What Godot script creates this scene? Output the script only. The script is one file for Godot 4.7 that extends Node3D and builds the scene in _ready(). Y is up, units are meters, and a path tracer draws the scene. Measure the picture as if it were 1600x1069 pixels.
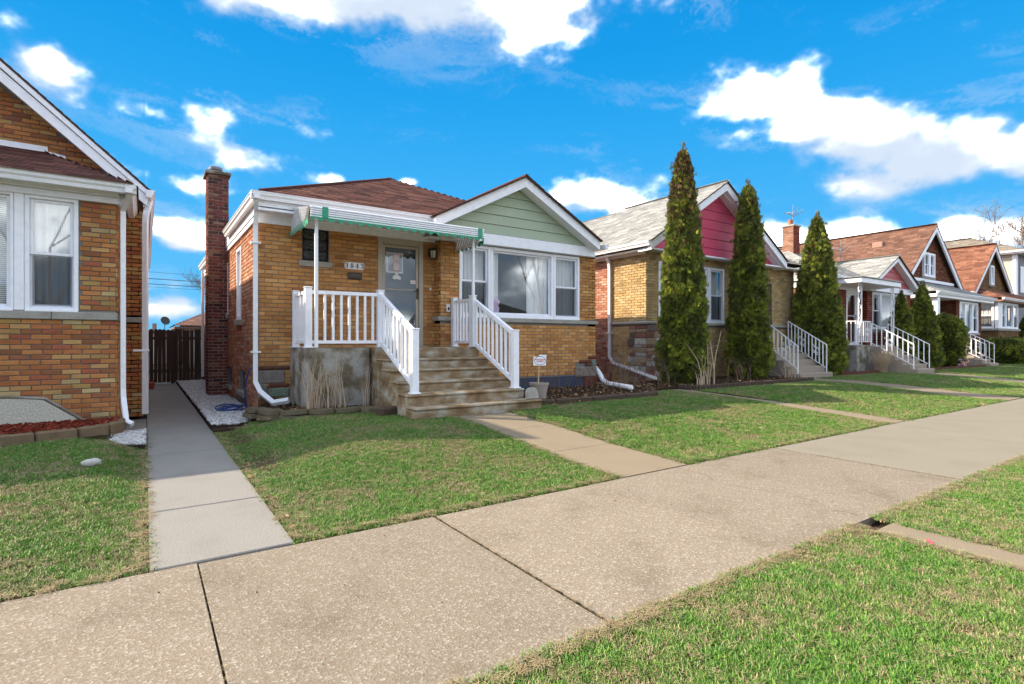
extends Node3D
# A row of brick bungalows along a sidewalk. x runs along the street, -z goes back from the street, y is up; the camera stands at x = 0, z = 0.

const VIEW_YAW := 34.3
var rng := RandomNumberGenerator.new()
var M := {}
var taken := {}
var rough := FastNoiseLite.new()
var patch := FastNoiseLite.new()
var brick_unit: ArrayMesh
var shingle_unit: ArrayMesh


# ---------------------------------------------------------------- mesh building
class MB:
	var v := PackedVector3Array()
	var n := PackedVector3Array()
	var c := PackedColorArray()
	var col := Color.WHITE
	var T := Transform3D.IDENTITY

	func tri(a: Vector3, b: Vector3, d: Vector3) -> void:  # counter-clockwise seen from outside
		a = T * a
		b = T * b
		d = T * d
		var m := (b - a).cross(d - a).normalized()
		v.append(a); v.append(d); v.append(b)
		n.append(m); n.append(m); n.append(m)
		c.append(col); c.append(col); c.append(col)

	func quad(a: Vector3, b: Vector3, d: Vector3, e: Vector3) -> void:
		tri(a, b, d)
		tri(a, d, e)

	func otri(a: Vector3, b: Vector3, d: Vector3, mid: Vector3) -> void:
		if (b - a).cross(d - a).dot((a + b + d) / 3.0 - mid) < 0.0:
			tri(a, d, b)
		else:
			tri(a, b, d)

	func oquad(a: Vector3, b: Vector3, d: Vector3, e: Vector3, mid: Vector3) -> void:
		otri(a, b, d, mid)
		otri(a, d, e, mid)

	func box(lo: Vector3, hi: Vector3) -> void:
		hexa([Vector3(lo.x, lo.y, lo.z), Vector3(hi.x, lo.y, lo.z), Vector3(hi.x, lo.y, hi.z), Vector3(lo.x, lo.y, hi.z),
			Vector3(lo.x, hi.y, lo.z), Vector3(hi.x, hi.y, lo.z), Vector3(hi.x, hi.y, hi.z), Vector3(lo.x, hi.y, hi.z)])

	func hexa(p: Array) -> void:  # four corners of the base in order, then the four above them
		var mid := Vector3.ZERO
		for q in p:
			mid += q / 8.0
		oquad(p[0], p[1], p[2], p[3], mid)
		oquad(p[4], p[5], p[6], p[7], mid)
		for k in 4:
			var j := (k + 1) % 4
			oquad(p[k], p[j], p[j + 4], p[k + 4], mid)

	func bev(lo: Vector3, hi: Vector3, b: float) -> void:  # a box with chamfered edges
		var mid := (lo + hi) / 2.0
		var h := (hi - lo) / 2.0
		b = minf(b, minf(h.x, minf(h.y, h.z)) * 0.9)
		for a in 3:
			for s in [-1.0, 1.0]:
				var q := []
				for k in [[-1.0, -1.0], [1.0, -1.0], [1.0, 1.0], [-1.0, 1.0]]:
					q.append(corner(mid, h, b, a, s, k[0], k[1]))
				oquad(q[0], q[1], q[2], q[3], mid)
		for a in 3:
			var e := (a + 1) % 3
			for s in [-1.0, 1.0]:
				for t in [-1.0, 1.0]:
					oquad(sg(mid, h, b, a, s, e, t, -1.0), sg(mid, h, b, a, s, e, t, 1.0), sg(mid, h, b, e, t, a, s, 1.0), sg(mid, h, b, e, t, a, s, -1.0), mid)
		for sx in [-1.0, 1.0]:
			for sy in [-1.0, 1.0]:
				for sz in [-1.0, 1.0]:
					var s3 := Vector3(sx, sy, sz)
					var p := []
					for a in 3:
						var q := Vector3.ZERO
						for k in 3:
							q[k] = mid[k] + s3[k] * (h[k] if k == a else h[k] - b)
						p.append(q)
					otri(p[0], p[1], p[2], mid)

	func corner(mid: Vector3, h: Vector3, b: float, a: int, s: float, p: float, q: float) -> Vector3:
		var r := mid
		var e := (a + 1) % 3
		var f := (a + 2) % 3
		r[a] += s * h[a]
		r[e] += p * (h[e] - b)
		r[f] += q * (h[f] - b)
		return r

	func sg(mid: Vector3, h: Vector3, b: float, a: int, s: float, e: int, t: float, w: float) -> Vector3:  # on face a, at its edge towards e
		var f := 3 - a - e
		var r := mid
		r[a] += s * h[a]
		r[e] += t * (h[e] - b)
		r[f] += w * (h[f] - b)
		return r

	func prism(poly: PackedVector2Array, z0: float, z1: float) -> void:
		if Geometry2D.is_polygon_clockwise(poly):
			poly.reverse()
		var idx := Geometry2D.triangulate_polygon(poly)
		for k in range(0, idx.size(), 3):
			var a := poly[idx[k]]
			var b := poly[idx[k + 1]]
			var d := poly[idx[k + 2]]
			if (b - a).cross(d - a) < 0.0:
				var sw := b
				b = d
				d = sw
			tri(Vector3(a.x, a.y, z1), Vector3(b.x, b.y, z1), Vector3(d.x, d.y, z1))
			tri(Vector3(a.x, a.y, z0), Vector3(d.x, d.y, z0), Vector3(b.x, b.y, z0))
		for k in poly.size():
			var a := poly[k]
			var b := poly[(k + 1) % poly.size()]
			quad(Vector3(a.x, a.y, z0), Vector3(b.x, b.y, z0), Vector3(b.x, b.y, z1), Vector3(a.x, a.y, z1))

	func slab(p: Array, thick: float) -> void:  # a flat convex polygon with its top given, hanging down by thick
		var m: Vector3 = (p[1] - p[0]).cross(p[2] - p[0]).normalized()
		if m.y < 0.0:
			m = -m
		var mid := Vector3.ZERO
		for q in p:
			mid += q / p.size()
		mid -= m * thick / 2.0
		for k in range(1, p.size() - 1):
			otri(p[0], p[k], p[k + 1], mid)
			otri(p[0] - m * thick, p[k] - m * thick, p[k + 1] - m * thick, mid)
		for k in p.size():
			var j := (k + 1) % p.size()
			oquad(p[k], p[j], p[j] - m * thick, p[k] - m * thick, mid)

	func tube(pts: Array, radii: Array, sides: int, caps := true, spin := 0.0) -> void:  # smooth for round ones, flat for square ones
		var rings := []
		var across := Vector3.ZERO
		for k in pts.size():
			var d: Vector3
			if k == 0:
				d = pts[1] - pts[0]
			elif k == pts.size() - 1:
				d = pts[k] - pts[k - 1]
			else:
				d = (pts[k + 1] - pts[k]).normalized() + (pts[k] - pts[k - 1]).normalized()
			d = d.normalized()
			if k == 0:
				across = d.cross(Vector3.UP if absf(d.y) < 0.9 else Vector3.RIGHT).normalized()
			else:
				across = (across - d * across.dot(d)).normalized()
			var other := d.cross(across)
			var ring := []
			for j in sides:
				var w := TAU * j / sides + spin
				ring.append(across * cos(w) + other * sin(w))
			rings.append(ring)
		for k in pts.size() - 1:
			var r0: float = radii[k] if k < radii.size() else radii[-1]
			var r1: float = radii[k + 1] if k + 1 < radii.size() else radii[-1]
			for j in sides:
				var i := (j + 1) % sides
				var a: Vector3 = pts[k] + rings[k][j] * r0
				var b: Vector3 = pts[k] + rings[k][i] * r0
				var d: Vector3 = pts[k + 1] + rings[k + 1][i] * r1
				var e: Vector3 = pts[k + 1] + rings[k + 1][j] * r1
				if sides <= 4:
					oquad(a, b, d, e, (pts[k] + pts[k + 1]) / 2.0)
				else:
					smooth(a, rings[k][j], b, rings[k][i], d, rings[k + 1][i])
					smooth(a, rings[k][j], d, rings[k + 1][i], e, rings[k + 1][j])
		if caps:
			for k in [0, pts.size() - 1]:
				var r: float = radii[k] if k < radii.size() else radii[-1]
				var inward: Vector3 = pts[1] if k == 0 else pts[k - 1]
				for j in range(1, sides - 1):
					otri(pts[k] + rings[k][0] * r, pts[k] + rings[k][j] * r, pts[k] + rings[k][j + 1] * r, inward)

	func smooth(a: Vector3, na: Vector3, b: Vector3, nb: Vector3, d: Vector3, nd: Vector3) -> void:
		var flip := (b - a).cross(d - a).dot(na + nb + nd) < 0.0
		v.append(T * a); n.append((T.basis * na).normalized())
		if flip:
			v.append(T * b); n.append((T.basis * nb).normalized())
			v.append(T * d); n.append((T.basis * nd).normalized())
		else:
			v.append(T * d); n.append((T.basis * nd).normalized())
			v.append(T * b); n.append((T.basis * nb).normalized())
		c.append(col); c.append(col); c.append(col)

	func lathe(profile: Array, seg: int, at := Vector3.ZERO) -> void:  # profile: Vector2(radius, height) from the bottom up
		for k in profile.size() - 1:
			var p: Vector2 = profile[k]
			var q: Vector2 = profile[k + 1]
			var m := Vector2(q.y - p.y, p.x - q.x).normalized()
			for j in seg:
				var w0 := TAU * j / seg
				var w1 := TAU * (j + 1) / seg
				var d0 := Vector3(cos(w0), 0, sin(w0))
				var d1 := Vector3(cos(w1), 0, sin(w1))
				var n0 := d0 * m.x + Vector3.UP * m.y
				var n1 := d1 * m.x + Vector3.UP * m.y
				var a := at + d0 * p.x + Vector3.UP * p.y
				var b := at + d1 * p.x + Vector3.UP * p.y
				var d := at + d1 * q.x + Vector3.UP * q.y
				var e := at + d0 * q.x + Vector3.UP * q.y
				if p.x > 0.0:
					smooth(a, n0, b, n1, d, n1)
				if q.x > 0.0:
					smooth(a, n0, d, n1, e, n0)

	func ball(at: Vector3, r: Vector3, seg: int, rows: int, lump: FastNoiseLite = null, amp := 0.0) -> void:
		var grid := []
		for i in rows + 1:
			var row := []
			var el := PI * i / rows - PI / 2.0
			for j in seg + 1:
				var w := TAU * (j % seg) / seg
				var d := Vector3(cos(el) * cos(w), sin(el), cos(el) * sin(w))
				var k := 1.0
				if lump:
					k += amp * lump.get_noise_3dv(d * 1.5 + at * 7.0)
				row.append(at + d * r * k)
			grid.append(row)
		for i in rows:
			for j in seg:
				var a: Vector3 = grid[i][j]
				var b: Vector3 = grid[i][j + 1]
				var d: Vector3 = grid[i + 1][j + 1]
				var e: Vector3 = grid[i + 1][j]
				if i > 0:
					smooth(a, ((a - at) / r).normalized(), b, ((b - at) / r).normalized(), d, ((d - at) / r).normalized())
				if i < rows - 1:
					smooth(a, ((a - at) / r).normalized(), d, ((d - at) / r).normalized(), e, ((e - at) / r).normalized())

	func ring(x0: float, y0: float, x1: float, y1: float, t: float, z0: float, z1: float) -> void:  # a rectangular frame
		bev(Vector3(x0, y0, z0), Vector3(x0 + t, y1, z1), 0.006)
		bev(Vector3(x1 - t, y0, z0), Vector3(x1, y1, z1), 0.006)
		bev(Vector3(x0 + t, y0, z0), Vector3(x1 - t, y0 + t, z1), 0.006)
		bev(Vector3(x0 + t, y1 - t, z0), Vector3(x1 - t, y1, z1), 0.006)

	func mesh() -> ArrayMesh:
		var a := []
		a.resize(Mesh.ARRAY_MAX)
		a[Mesh.ARRAY_VERTEX] = v
		a[Mesh.ARRAY_NORMAL] = n
		a[Mesh.ARRAY_COLOR] = c
		var m := ArrayMesh.new()
		m.add_surface_from_arrays(Mesh.PRIMITIVE_TRIANGLES, a)
		return m


func boxm(lo: Vector3, hi: Vector3, b := 0.0) -> ArrayMesh:
	var m := MB.new()
	if b > 0.0:
		m.bev(lo, hi, b)
	else:
		m.box(lo, hi)
	return m.mesh()


# ---------------------------------------------------------------- things and parts
func numbered(called: String) -> String:
	if not taken.has(called):
		taken[called] = 0
		return called
	taken[called] += 1
	return "%s_%03d" % [called, taken[called]]


func tag(o: Node3D, label: String, category: String, group := "") -> Node3D:
	o.set_meta("label", label)
	o.set_meta("category", category)
	if group:
		o.set_meta("group", group)
	return o


func thing(called: String, label: String, category: String, at := Vector3.ZERO, group := "") -> Node3D:
	var o := Node3D.new()
	o.name = numbered(called)
	o.position = at
	add_child(o)
	tag(o, label, category, group)
	return o


func put(parent: Node3D, called: String, mesh: Mesh, surface: Material, T := Transform3D.IDENTITY) -> MeshInstance3D:  # T is where it stands in the world
	var o := MeshInstance3D.new()
	o.mesh = mesh
	o.material_override = surface
	o.name = numbered(called) if parent == self else called
	o.transform = parent.global_transform.affine_inverse() * T
	parent.add_child(o, true)
	return o


func setting(called: String, mesh: Mesh, surface: Material, T := Transform3D.IDENTITY) -> MeshInstance3D:
	var o := put(self, called, mesh, surface, T)
	o.set_meta("kind", "structure")
	return o


func one(called: String, label: String, category: String, mesh: Mesh, surface: Material, T := Transform3D.IDENTITY, group := "") -> MeshInstance3D:
	var o := put(self, called, mesh, surface, T)
	tag(o, label, category, group)
	return o


func many(parent: Node3D, called: String, mesh: Mesh, surface: Material, buf: PackedFloat32Array) -> MultiMeshInstance3D:  # 16 numbers each: three rows of the place, then the colour
	var mm := MultiMesh.new()
	mm.transform_format = MultiMesh.TRANSFORM_3D
	mm.use_colors = true
	mm.mesh = mesh
	mm.instance_count = buf.size() / 16
	mm.buffer = buf
	var o := MultiMeshInstance3D.new()
	o.multimesh = mm
	o.material_override = surface
	o.name = numbered(called) if parent == self else called
	o.set_meta("kind", "stuff")
	o.transform = parent.global_transform.affine_inverse()
	parent.add_child(o, true)
	return o


func add16(buf: PackedFloat32Array, t: Transform3D, k: Color) -> void:
	var b := t.basis
	buf.append_array(PackedFloat32Array([b.x.x, b.y.x, b.z.x, t.origin.x, b.x.y, b.y.y, b.z.y, t.origin.y, b.x.z, b.y.z, b.z.z, t.origin.z, k.r, k.g, k.b, 1.0]))


func front(x: float, y: float, z: float) -> Transform3D:  # a wall that faces the street
	return Transform3D(Basis.IDENTITY, Vector3(x, y, z))


func leftward(x: float, y: float, z: float) -> Transform3D:  # a wall that faces -x; its own x runs towards the street
	return Transform3D(Basis(Vector3(0, 0, 1), Vector3.UP, Vector3(-1, 0, 0)), Vector3(x, y, z))


func rightward(x: float, y: float, z: float) -> Transform3D:
	return Transform3D(Basis(Vector3(0, 0, -1), Vector3.UP, Vector3(1, 0, 0)), Vector3(x, y, z))


func backward(x: float, y: float, z: float) -> Transform3D:
	return Transform3D(Basis(Vector3(-1, 0, 0), Vector3.UP, Vector3(0, 0, -1)), Vector3(x, y, z))


# ---------------------------------------------------------------- materials
func noise(freq: float, kind := FastNoiseLite.TYPE_SIMPLEX_SMOOTH, octaves := 4, sd := 1) -> FastNoiseLite:
	var f := FastNoiseLite.new()
	f.noise_type = kind
	f.frequency = freq
	f.fractal_octaves = octaves
	f.seed = sd
	return f


func ramp(stops: Array) -> Gradient:  # [place, linear colour]
	var g := Gradient.new()
	var o := PackedFloat32Array()
	var k := PackedColorArray()
	for s in stops:
		o.append(s[0])
		k.append((s[1] as Color).linear_to_srgb())
	g.offsets = o
	g.colors = k
	return g


func tex(f: FastNoiseLite, g: Gradient = null, size := 512) -> NoiseTexture2D:
	var t := NoiseTexture2D.new()
	t.width = size
	t.height = size
	t.seamless = true
	t.generate_mipmaps = false
	t.noise = f
	if g:
		t.color_ramp = g
	return t


func mat(k: Color, roughness := 0.8, vertex := false) -> StandardMaterial3D:  # k is a linear, real-world colour
	var m := StandardMaterial3D.new()
	m.albedo_color = k.linear_to_srgb()
	m.roughness = roughness
	m.vertex_color_use_as_albedo = vertex
	if roughness >= 0.8:
		m.metallic_specular = 0.2
	return m


func wrapped(m: StandardMaterial3D, albedo: Texture2D, metres: float, bump: Texture2D = null, depth := 0.3, bump_metres := 0.0) -> StandardMaterial3D:
	m.uv1_triplanar = true
	m.uv1_world_triplanar = true
	m.uv1_scale = Vector3.ONE / metres
	m.albedo_texture = albedo
	if bump:
		m.heightmap_enabled = true
		m.heightmap_texture = bump
		m.heightmap_scale = depth
	return m


func over(m: StandardMaterial3D, t: Texture2D, metres: float) -> StandardMaterial3D:  # a second, coarser layer of tone
	m.detail_enabled = true
	m.detail_albedo = t
	m.detail_blend_mode = BaseMaterial3D.BLEND_MODE_MUL
	m.detail_uv_layer = BaseMaterial3D.DETAIL_UV_2
	m.uv2_triplanar = true
	m.uv2_world_triplanar = true
	m.uv2_scale = Vector3.ONE / metres
	return m


func grey(x: float) -> Color:
	return Color(x, x, x)


func make_materials() -> void:
	var fine := tex(noise(0.04, FastNoiseLite.TYPE_SIMPLEX_SMOOTH, 5, 3), ramp([[0.0, grey(0.62)], [0.5, grey(0.85)], [1.0, grey(1.0)]]))
	var fine_h := tex(noise(0.06, FastNoiseLite.TYPE_SIMPLEX_SMOOTH, 5, 7))
	var blotch := tex(noise(0.008, FastNoiseLite.TYPE_SIMPLEX_SMOOTH, 5, 11), ramp([[0.0, grey(0.7)], [0.45, grey(0.92)], [1.0, grey(1.0)]]))
	var streak := tex(noise(0.02, FastNoiseLite.TYPE_SIMPLEX_SMOOTH, 5, 12), ramp([[0.0, grey(0.9)], [0.5, grey(0.975)], [1.0, grey(1.0)]]))
	var faint := tex(noise(0.008, FastNoiseLite.TYPE_SIMPLEX_SMOOTH, 5, 11), ramp([[0.0, grey(0.88)], [0.45, grey(0.97)], [1.0, grey(1.0)]]))
	M.brick = over(wrapped(mat(Color.WHITE, 0.85, true), fine, 0.25, fine_h, 0.35), blotch, 3.0)
	var rug := noise(0.09, FastNoiseLite.TYPE_SIMPLEX_SMOOTH, 3, 21)
	rug.domain_warp_enabled = true
	rug.domain_warp_amplitude = 12.0
	var rug_t := tex(rug, ramp([[0.0, grey(0.45)], [0.34, grey(0.68)], [0.5, grey(0.96)], [1.0, grey(1.0)]]))
	M.rug_brick = over(wrapped(mat(Color.WHITE, 0.9, true), rug_t, 0.3, tex(rug), 0.9), blotch, 3.0)
	M.mortar = wrapped(mat(Color(0.26, 0.235, 0.215), 0.95), fine, 0.3, fine_h, 0.3)
	M.mortar_dark = wrapped(mat(Color(0.10, 0.085, 0.075), 0.95), fine, 0.3, fine_h, 0.3)
	M.mortar_light = wrapped(mat(Color(0.42, 0.37, 0.33), 0.95), fine, 0.3, fine_h, 0.3)
	M.white = wrapped(mat(Color(0.87, 0.87, 0.92), 0.45), streak, 1.7)
	M.vinyl = wrapped(mat(Color(0.90, 0.90, 0.96), 0.35), streak, 1.5)
	M.white_metal = wrapped(mat(Color(0.85, 0.85, 0.89), 0.4), streak, 1.2)
	M.beige_metal = wrapped(mat(Color(0.46, 0.40, 0.33), 0.45), streak, 1.2)
	M.green = wrapped(mat(Color(0.37, 0.44, 0.32), 0.6), streak, 0.9, fine_h, 0.05)
	M.maroon = wrapped(mat(Color(0.62, 0.068, 0.14), 0.6), streak, 0.9, fine_h, 0.05)
	M.maroon_far = wrapped(mat(Color(0.52, 0.12, 0.14), 0.6), streak, 0.9)
	M.awning_green = wrapped(mat(Color(0.015, 0.32, 0.18), 0.5), streak, 0.9)
	M.limestone = over(wrapped(mat(Color(0.46, 0.43, 0.38), 0.9), fine, 0.5, fine_h, 0.3), blotch, 1.5)
	M.rockface = over(wrapped(mat(Color.WHITE, 0.9, true), fine, 0.3, tex(noise(0.02, FastNoiseLite.TYPE_SIMPLEX_SMOOTH, 5, 31)), 2.5), blotch, 0.7)
	var speck := tex(noise(0.05, FastNoiseLite.TYPE_CELLULAR, 2, 41), ramp([[0.0, grey(0.2)], [0.16, Color(0.34, 0.32, 0.27)], [0.32, Color(0.56, 0.53, 0.44)], [1.0, Color(0.68, 0.65, 0.56)]]))
	M.speckled = wrapped(mat(grey(0.9), 0.9), speck, 0.6, fine_h, 0.3)
	# weathered concrete of the stoop: grey where the skin is left, rusty brown where it has worn off
	var worn := tex(noise(0.0065, FastNoiseLite.TYPE_SIMPLEX_SMOOTH, 6, 51), ramp([[0.0, Color(0.16, 0.105, 0.06)], [0.3, Color(0.28, 0.19, 0.11)], [0.5, Color(0.36, 0.265, 0.165)], [0.64, Color(0.41, 0.34, 0.25)], [0.76, Color(0.48, 0.44, 0.37)], [1.0, Color(0.56, 0.54, 0.50)]]), 1024)
	M.stoop = over(wrapped(mat(grey(1.0), 0.9), worn, 2.4, fine_h, 0.4), fine, 0.7)
	M.stoop.uv1_scale = Vector3(0.32, 0.6, 0.45)
	var skim := tex(noise(0.0042, FastNoiseLite.TYPE_SIMPLEX_SMOOTH, 6, 57), ramp([[0.0, Color(0.12, 0.095, 0.065)], [0.3, Color(0.22, 0.18, 0.13)], [0.44, Color(0.30, 0.26, 0.205)], [0.54, Color(0.385, 0.36, 0.32)], [1.0, Color(0.50, 0.49, 0.47)]]), 1024)
	M.stoop_wall = over(wrapped(mat(grey(0.95), 0.9), skim, 2.6, fine_h, 0.5), fine, 0.9)
	M.stoop_wall.uv1_scale = Vector3(0.44, 0.4, 0.44)
	# broom-finished walk, and the old public sidewalk with its pebbles showing
	M.walk = over(wrapped(mat(Color(0.268, 0.255, 0.238), 0.9), fine, 0.35, fine_h, 0.12), faint, 2.2)
	var peb := noise(0.062, FastNoiseLite.TYPE_CELLULAR, 1, 61)
	peb.fractal_type = FastNoiseLite.FRACTAL_NONE
	peb.cellular_return_type = FastNoiseLite.RETURN_CELL_VALUE
	peb.domain_warp_enabled = true
	peb.domain_warp_amplitude = 6.0
	var peb_t := tex(peb, ramp([[0.0, Color(0.225, 0.175, 0.128)], [0.45, Color(0.255, 0.205, 0.157)], [0.8, Color(0.285, 0.236, 0.186)], [0.9, Color(0.33, 0.285, 0.235)], [0.97, Color(0.40, 0.355, 0.30)], [1.0, Color(0.16, 0.13, 0.10)]]), 1024)
	var peb_h := noise(0.062, FastNoiseLite.TYPE_CELLULAR, 1, 61)
	peb_h.fractal_type = FastNoiseLite.FRACTAL_NONE
	peb_h.domain_warp_enabled = true
	peb_h.domain_warp_amplitude = 6.0
	var peb_b := tex(peb_h, null, 1024)
	var stain := noise(0.0035, FastNoiseLite.TYPE_SIMPLEX_SMOOTH, 8, 63)
	stain.fractal_gain = 0.68
	var coarse := tex(stain, ramp([[0.0, Color(0.72, 0.71, 0.69)], [0.32, Color(0.89, 0.885, 0.875)], [0.5, grey(0.96)], [1.0, grey(1.0)]]), 1024)
	for k in 3:
		M["sidewalk%d" % k] = over(wrapped(mat(Color(1.0, 1.03, 1.045) * [0.81, 0.85, 0.89][k], 0.92), peb_t, 0.62, peb_b, 0.22), coarse, 2.9)
	M.sidewalk_new = over(wrapped(mat(Color(0.257, 0.230, 0.184), 0.92), fine, 0.3, fine_h, 0.12), faint, 2.9)
	M.path = over(wrapped(mat(Color(0.270, 0.218, 0.157), 0.92), fine, 0.22, fine_h, 0.15), faint, 2.3)
	M.asphalt = over(wrapped(mat(grey(0.07), 0.9), fine, 0.4, fine_h, 0.2), blotch, 6.0)
	M.soil = over(wrapped(mat(Color(0.075, 0.05, 0.034), 1.0), fine, 0.3, fine_h, 1.5), blotch, 1.7)
	M.turf = over(wrapped(mat(Color(0.085, 0.07, 0.035), 1.0), fine, 0.25, fine_h, 1.5), blotch, 2.7)
	M.shingle = over(wrapped(mat(Color.WHITE, 0.95, true), fine, 0.15, fine_h, 0.2), blotch, 4.0)
	M.deck = mat(Color(0.09, 0.06, 0.05), 0.95)
	M.dark_wood = wrapped(mat(Color(0.045, 0.021, 0.016), 0.7, false), streak, 0.5, fine_h, 0.2)
	var blank := Image.create(4, 4, false, Image.FORMAT_RGBA8)
	blank.fill(Color.WHITE)
	M.glass = mat(Color(0.86, 0.93, 0.97, 0.14), 0.02)  # coated panes: part mirror, part clear
	M.glass.albedo_texture = ImageTexture.create_from_image(blank)
	M.glass.transparency = BaseMaterial3D.TRANSPARENCY_ALPHA
	M.glass.metallic = 1.0
	M.screen = mat(Color(0.02, 0.022, 0.025, 0.5), 0.9)
	M.screen.transparency = BaseMaterial3D.TRANSPARENCY_ALPHA
	M.curtain = mat(Color(0.78, 0.77, 0.75), 0.9)
	M.curtain.backlight_enabled = true
	M.curtain.backlight = grey(0.4)
	M.sheer = mat(Color(0.60, 0.60, 0.60), 0.9)
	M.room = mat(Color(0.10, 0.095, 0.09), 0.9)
	M.glass_block = mat(Color(0.055, 0.06, 0.065), 0.12)
	M.glass_block.heightmap_enabled = true
	M.glass_block.heightmap_texture = tex(noise(0.012, FastNoiseLite.TYPE_SIMPLEX_SMOOTH, 2, 71))
	M.glass_block.heightmap_scale = 3.0
	M.glass_block.uv1_triplanar = true
	M.glass_block.uv1_world_triplanar = true
	M.glass_block.uv1_scale = Vector3.ONE * 3.0
	M.black = mat(grey(0.018), 0.5)
	M.dark_gap = mat(grey(0.03), 0.95)
	M.navy = wrapped(mat(Color(0.035, 0.045, 0.085), 0.7), streak, 0.8, fine_h, 0.3)
	M.grass = mat(Color.WHITE, 0.6, true)
	M.grass.backlight_enabled = true
	M.grass.backlight = grey(0.45)
	M.conifer = mat(Color.WHITE, 0.65, true)
	M.conifer.backlight_enabled = true
	M.conifer.backlight = grey(0.25)
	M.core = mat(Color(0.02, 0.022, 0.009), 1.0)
	M.bark = wrapped(mat(Color(0.13, 0.095, 0.075), 0.95), fine, 0.3, fine_h, 0.8)
	M.twig = mat(Color(0.16, 0.11, 0.085), 0.9)
	M.pale_stem = wrapped(mat(Color(0.62, 0.47, 0.33), 0.9), fine, 0.2)
	M.stone = wrapped(mat(Color.WHITE, 0.9, true), fine, 0.2, fine_h, 0.5)
	M.moss_stone = over(wrapped(mat(Color(0.24, 0.20, 0.13), 0.95), fine, 0.2, fine_h, 1.0), blotch, 0.5)
	M.block = over(wrapped(mat(Color(0.26, 0.185, 0.115), 0.95), fine, 0.25, fine_h, 0.6), blotch, 0.9)
	M.edging = over(wrapped(mat(Color(0.14, 0.10, 0.075), 0.95), fine, 0.2, fine_h, 0.8), blotch, 0.8)
	M.chips = mat(Color.WHITE, 0.9, true)
	M.plain = mat(Color.WHITE, 0.6, true)
	M.hose = mat(Color(0.02, 0.06, 0.24), 0.35)
	M.pot = wrapped(mat(Color(0.36, 0.30, 0.26), 0.7), streak, 0.5)
	M.iron_white = mat(Color(0.88, 0.88, 0.92), 0.4)
	M.grey_metal = mat(Color(0.2, 0.2, 0.21), 0.45)
	M.paper = mat(Color(0.8, 0.76, 0.77), 0.8)
	M.pink = mat(Color(0.72, 0.42, 0.46), 0.8)
	M.stake = wrapped(mat(Color(0.62, 0.45, 0.25), 0.8), streak, 0.3)
	M.siding = wrapped(mat(Color(0.50, 0.44, 0.35), 0.6), streak, 1.1)
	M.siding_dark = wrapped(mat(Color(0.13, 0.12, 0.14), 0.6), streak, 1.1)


# ---------------------------------------------------------------- walls, bricks, roofs, windows
func wall(parent: Node3D, called: String, T: Transform3D, w: float, h: float, holes: Array, m: Material, thick := 0.24, gable := PackedVector2Array()) -> MeshInstance3D:
	var us := [0.0, w]
	var vs := [0.0, h]
	for q in holes:
		for k in [q[0], q[2]]:
			if k > 0.001 and k < w - 0.001 and not us.has(k):
				us.append(k)
		for k in [q[1], q[3]]:
			if k > 0.001 and k < h - 0.001 and not vs.has(k):
				vs.append(k)
	us.sort()
	vs.sort()
	var solid := func(i: int, j: int) -> bool:
		if i < 0 or j < 0 or i >= us.size() - 1 or j >= vs.size() - 1:
			return false
		var u: float = (us[i] + us[i + 1]) / 2.0
		var v: float = (vs[j] + vs[j + 1]) / 2.0
		for q in holes:
			if u > q[0] and u < q[2] and v > q[1] and v < q[3]:
				return false
		return true
	var b := MB.new()
	for i in us.size() - 1:
		for j in vs.size() - 1:
			if not solid.call(i, j):
				continue
			var u0: float = us[i]
			var u1: float = us[i + 1]
			var v0: float = vs[j]
			var v1: float = vs[j + 1]
			var mid := Vector3((u0 + u1) / 2.0, (v0 + v1) / 2.0, -thick / 2.0)
			b.quad(Vector3(u0, v0, 0), Vector3(u1, v0, 0), Vector3(u1, v1, 0), Vector3(u0, v1, 0))
			b.quad(Vector3(u1, v0, -thick), Vector3(u0, v0, -thick), Vector3(u0, v1, -thick), Vector3(u1, v1, -thick))
			if not solid.call(i - 1, j):
				b.oquad(Vector3(u0, v0, 0), Vector3(u0, v1, 0), Vector3(u0, v1, -thick), Vector3(u0, v0, -thick), mid)
			if not solid.call(i + 1, j):
				b.oquad(Vector3(u1, v0, 0), Vector3(u1, v1, 0), Vector3(u1, v1, -thick), Vector3(u1, v0, -thick), mid)
			if not solid.call(i, j - 1):
				b.oquad(Vector3(u0, v0, 0), Vector3(u1, v0, 0), Vector3(u1, v0, -thick), Vector3(u0, v0, -thick), mid)
			if not solid.call(i, j + 1):
				b.oquad(Vector3(u0, v1, 0), Vector3(u1, v1, 0), Vector3(u1, v1, -thick), Vector3(u0, v1, -thick), mid)
	if gable.size():
		b.prism(gable, -thick, 0.0)
	return put(parent, called, b.mesh(), m, T)


func make_units() -> void:
	var b := MB.new()
	var x := 0.02
	var y := 0.07
	var f := [Vector3(x, y, 1), Vector3(1 - x, y, 1), Vector3(1 - x, 1 - y, 1), Vector3(x, 1 - y, 1)]
	var g := [Vector3(0, 0, 0.72), Vector3(1, 0, 0.72), Vector3(1, 1, 0.72), Vector3(0, 1, 0.72)]
	var r := [Vector3(0, 0, 0), Vector3(1, 0, 0), Vector3(1, 1, 0), Vector3(0, 1, 0)]
	b.quad(f[0], f[1], f[2], f[3])
	for k in 4:
		var j := (k + 1) % 4
		b.quad(g[k], g[j], f[j], f[k])
		b.quad(r[k], r[j], g[j], g[k])
	brick_unit = b.mesh()
	var s := MB.new()
	s.box(Vector3.ZERO, Vector3.ONE)
	shingle_unit = s.mesh()


func pick(pal: Array) -> Color:  # [weight, colour, weight, colour ...]
	var total := 0.0
	for k in range(0, pal.size(), 2):
		total += pal[k]
	var x := rng.randf() * total
	for k in range(0, pal.size(), 2):
		x -= pal[k]
		if x <= 0.0:
			return pal[k + 1]
	return pal[1]


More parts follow.
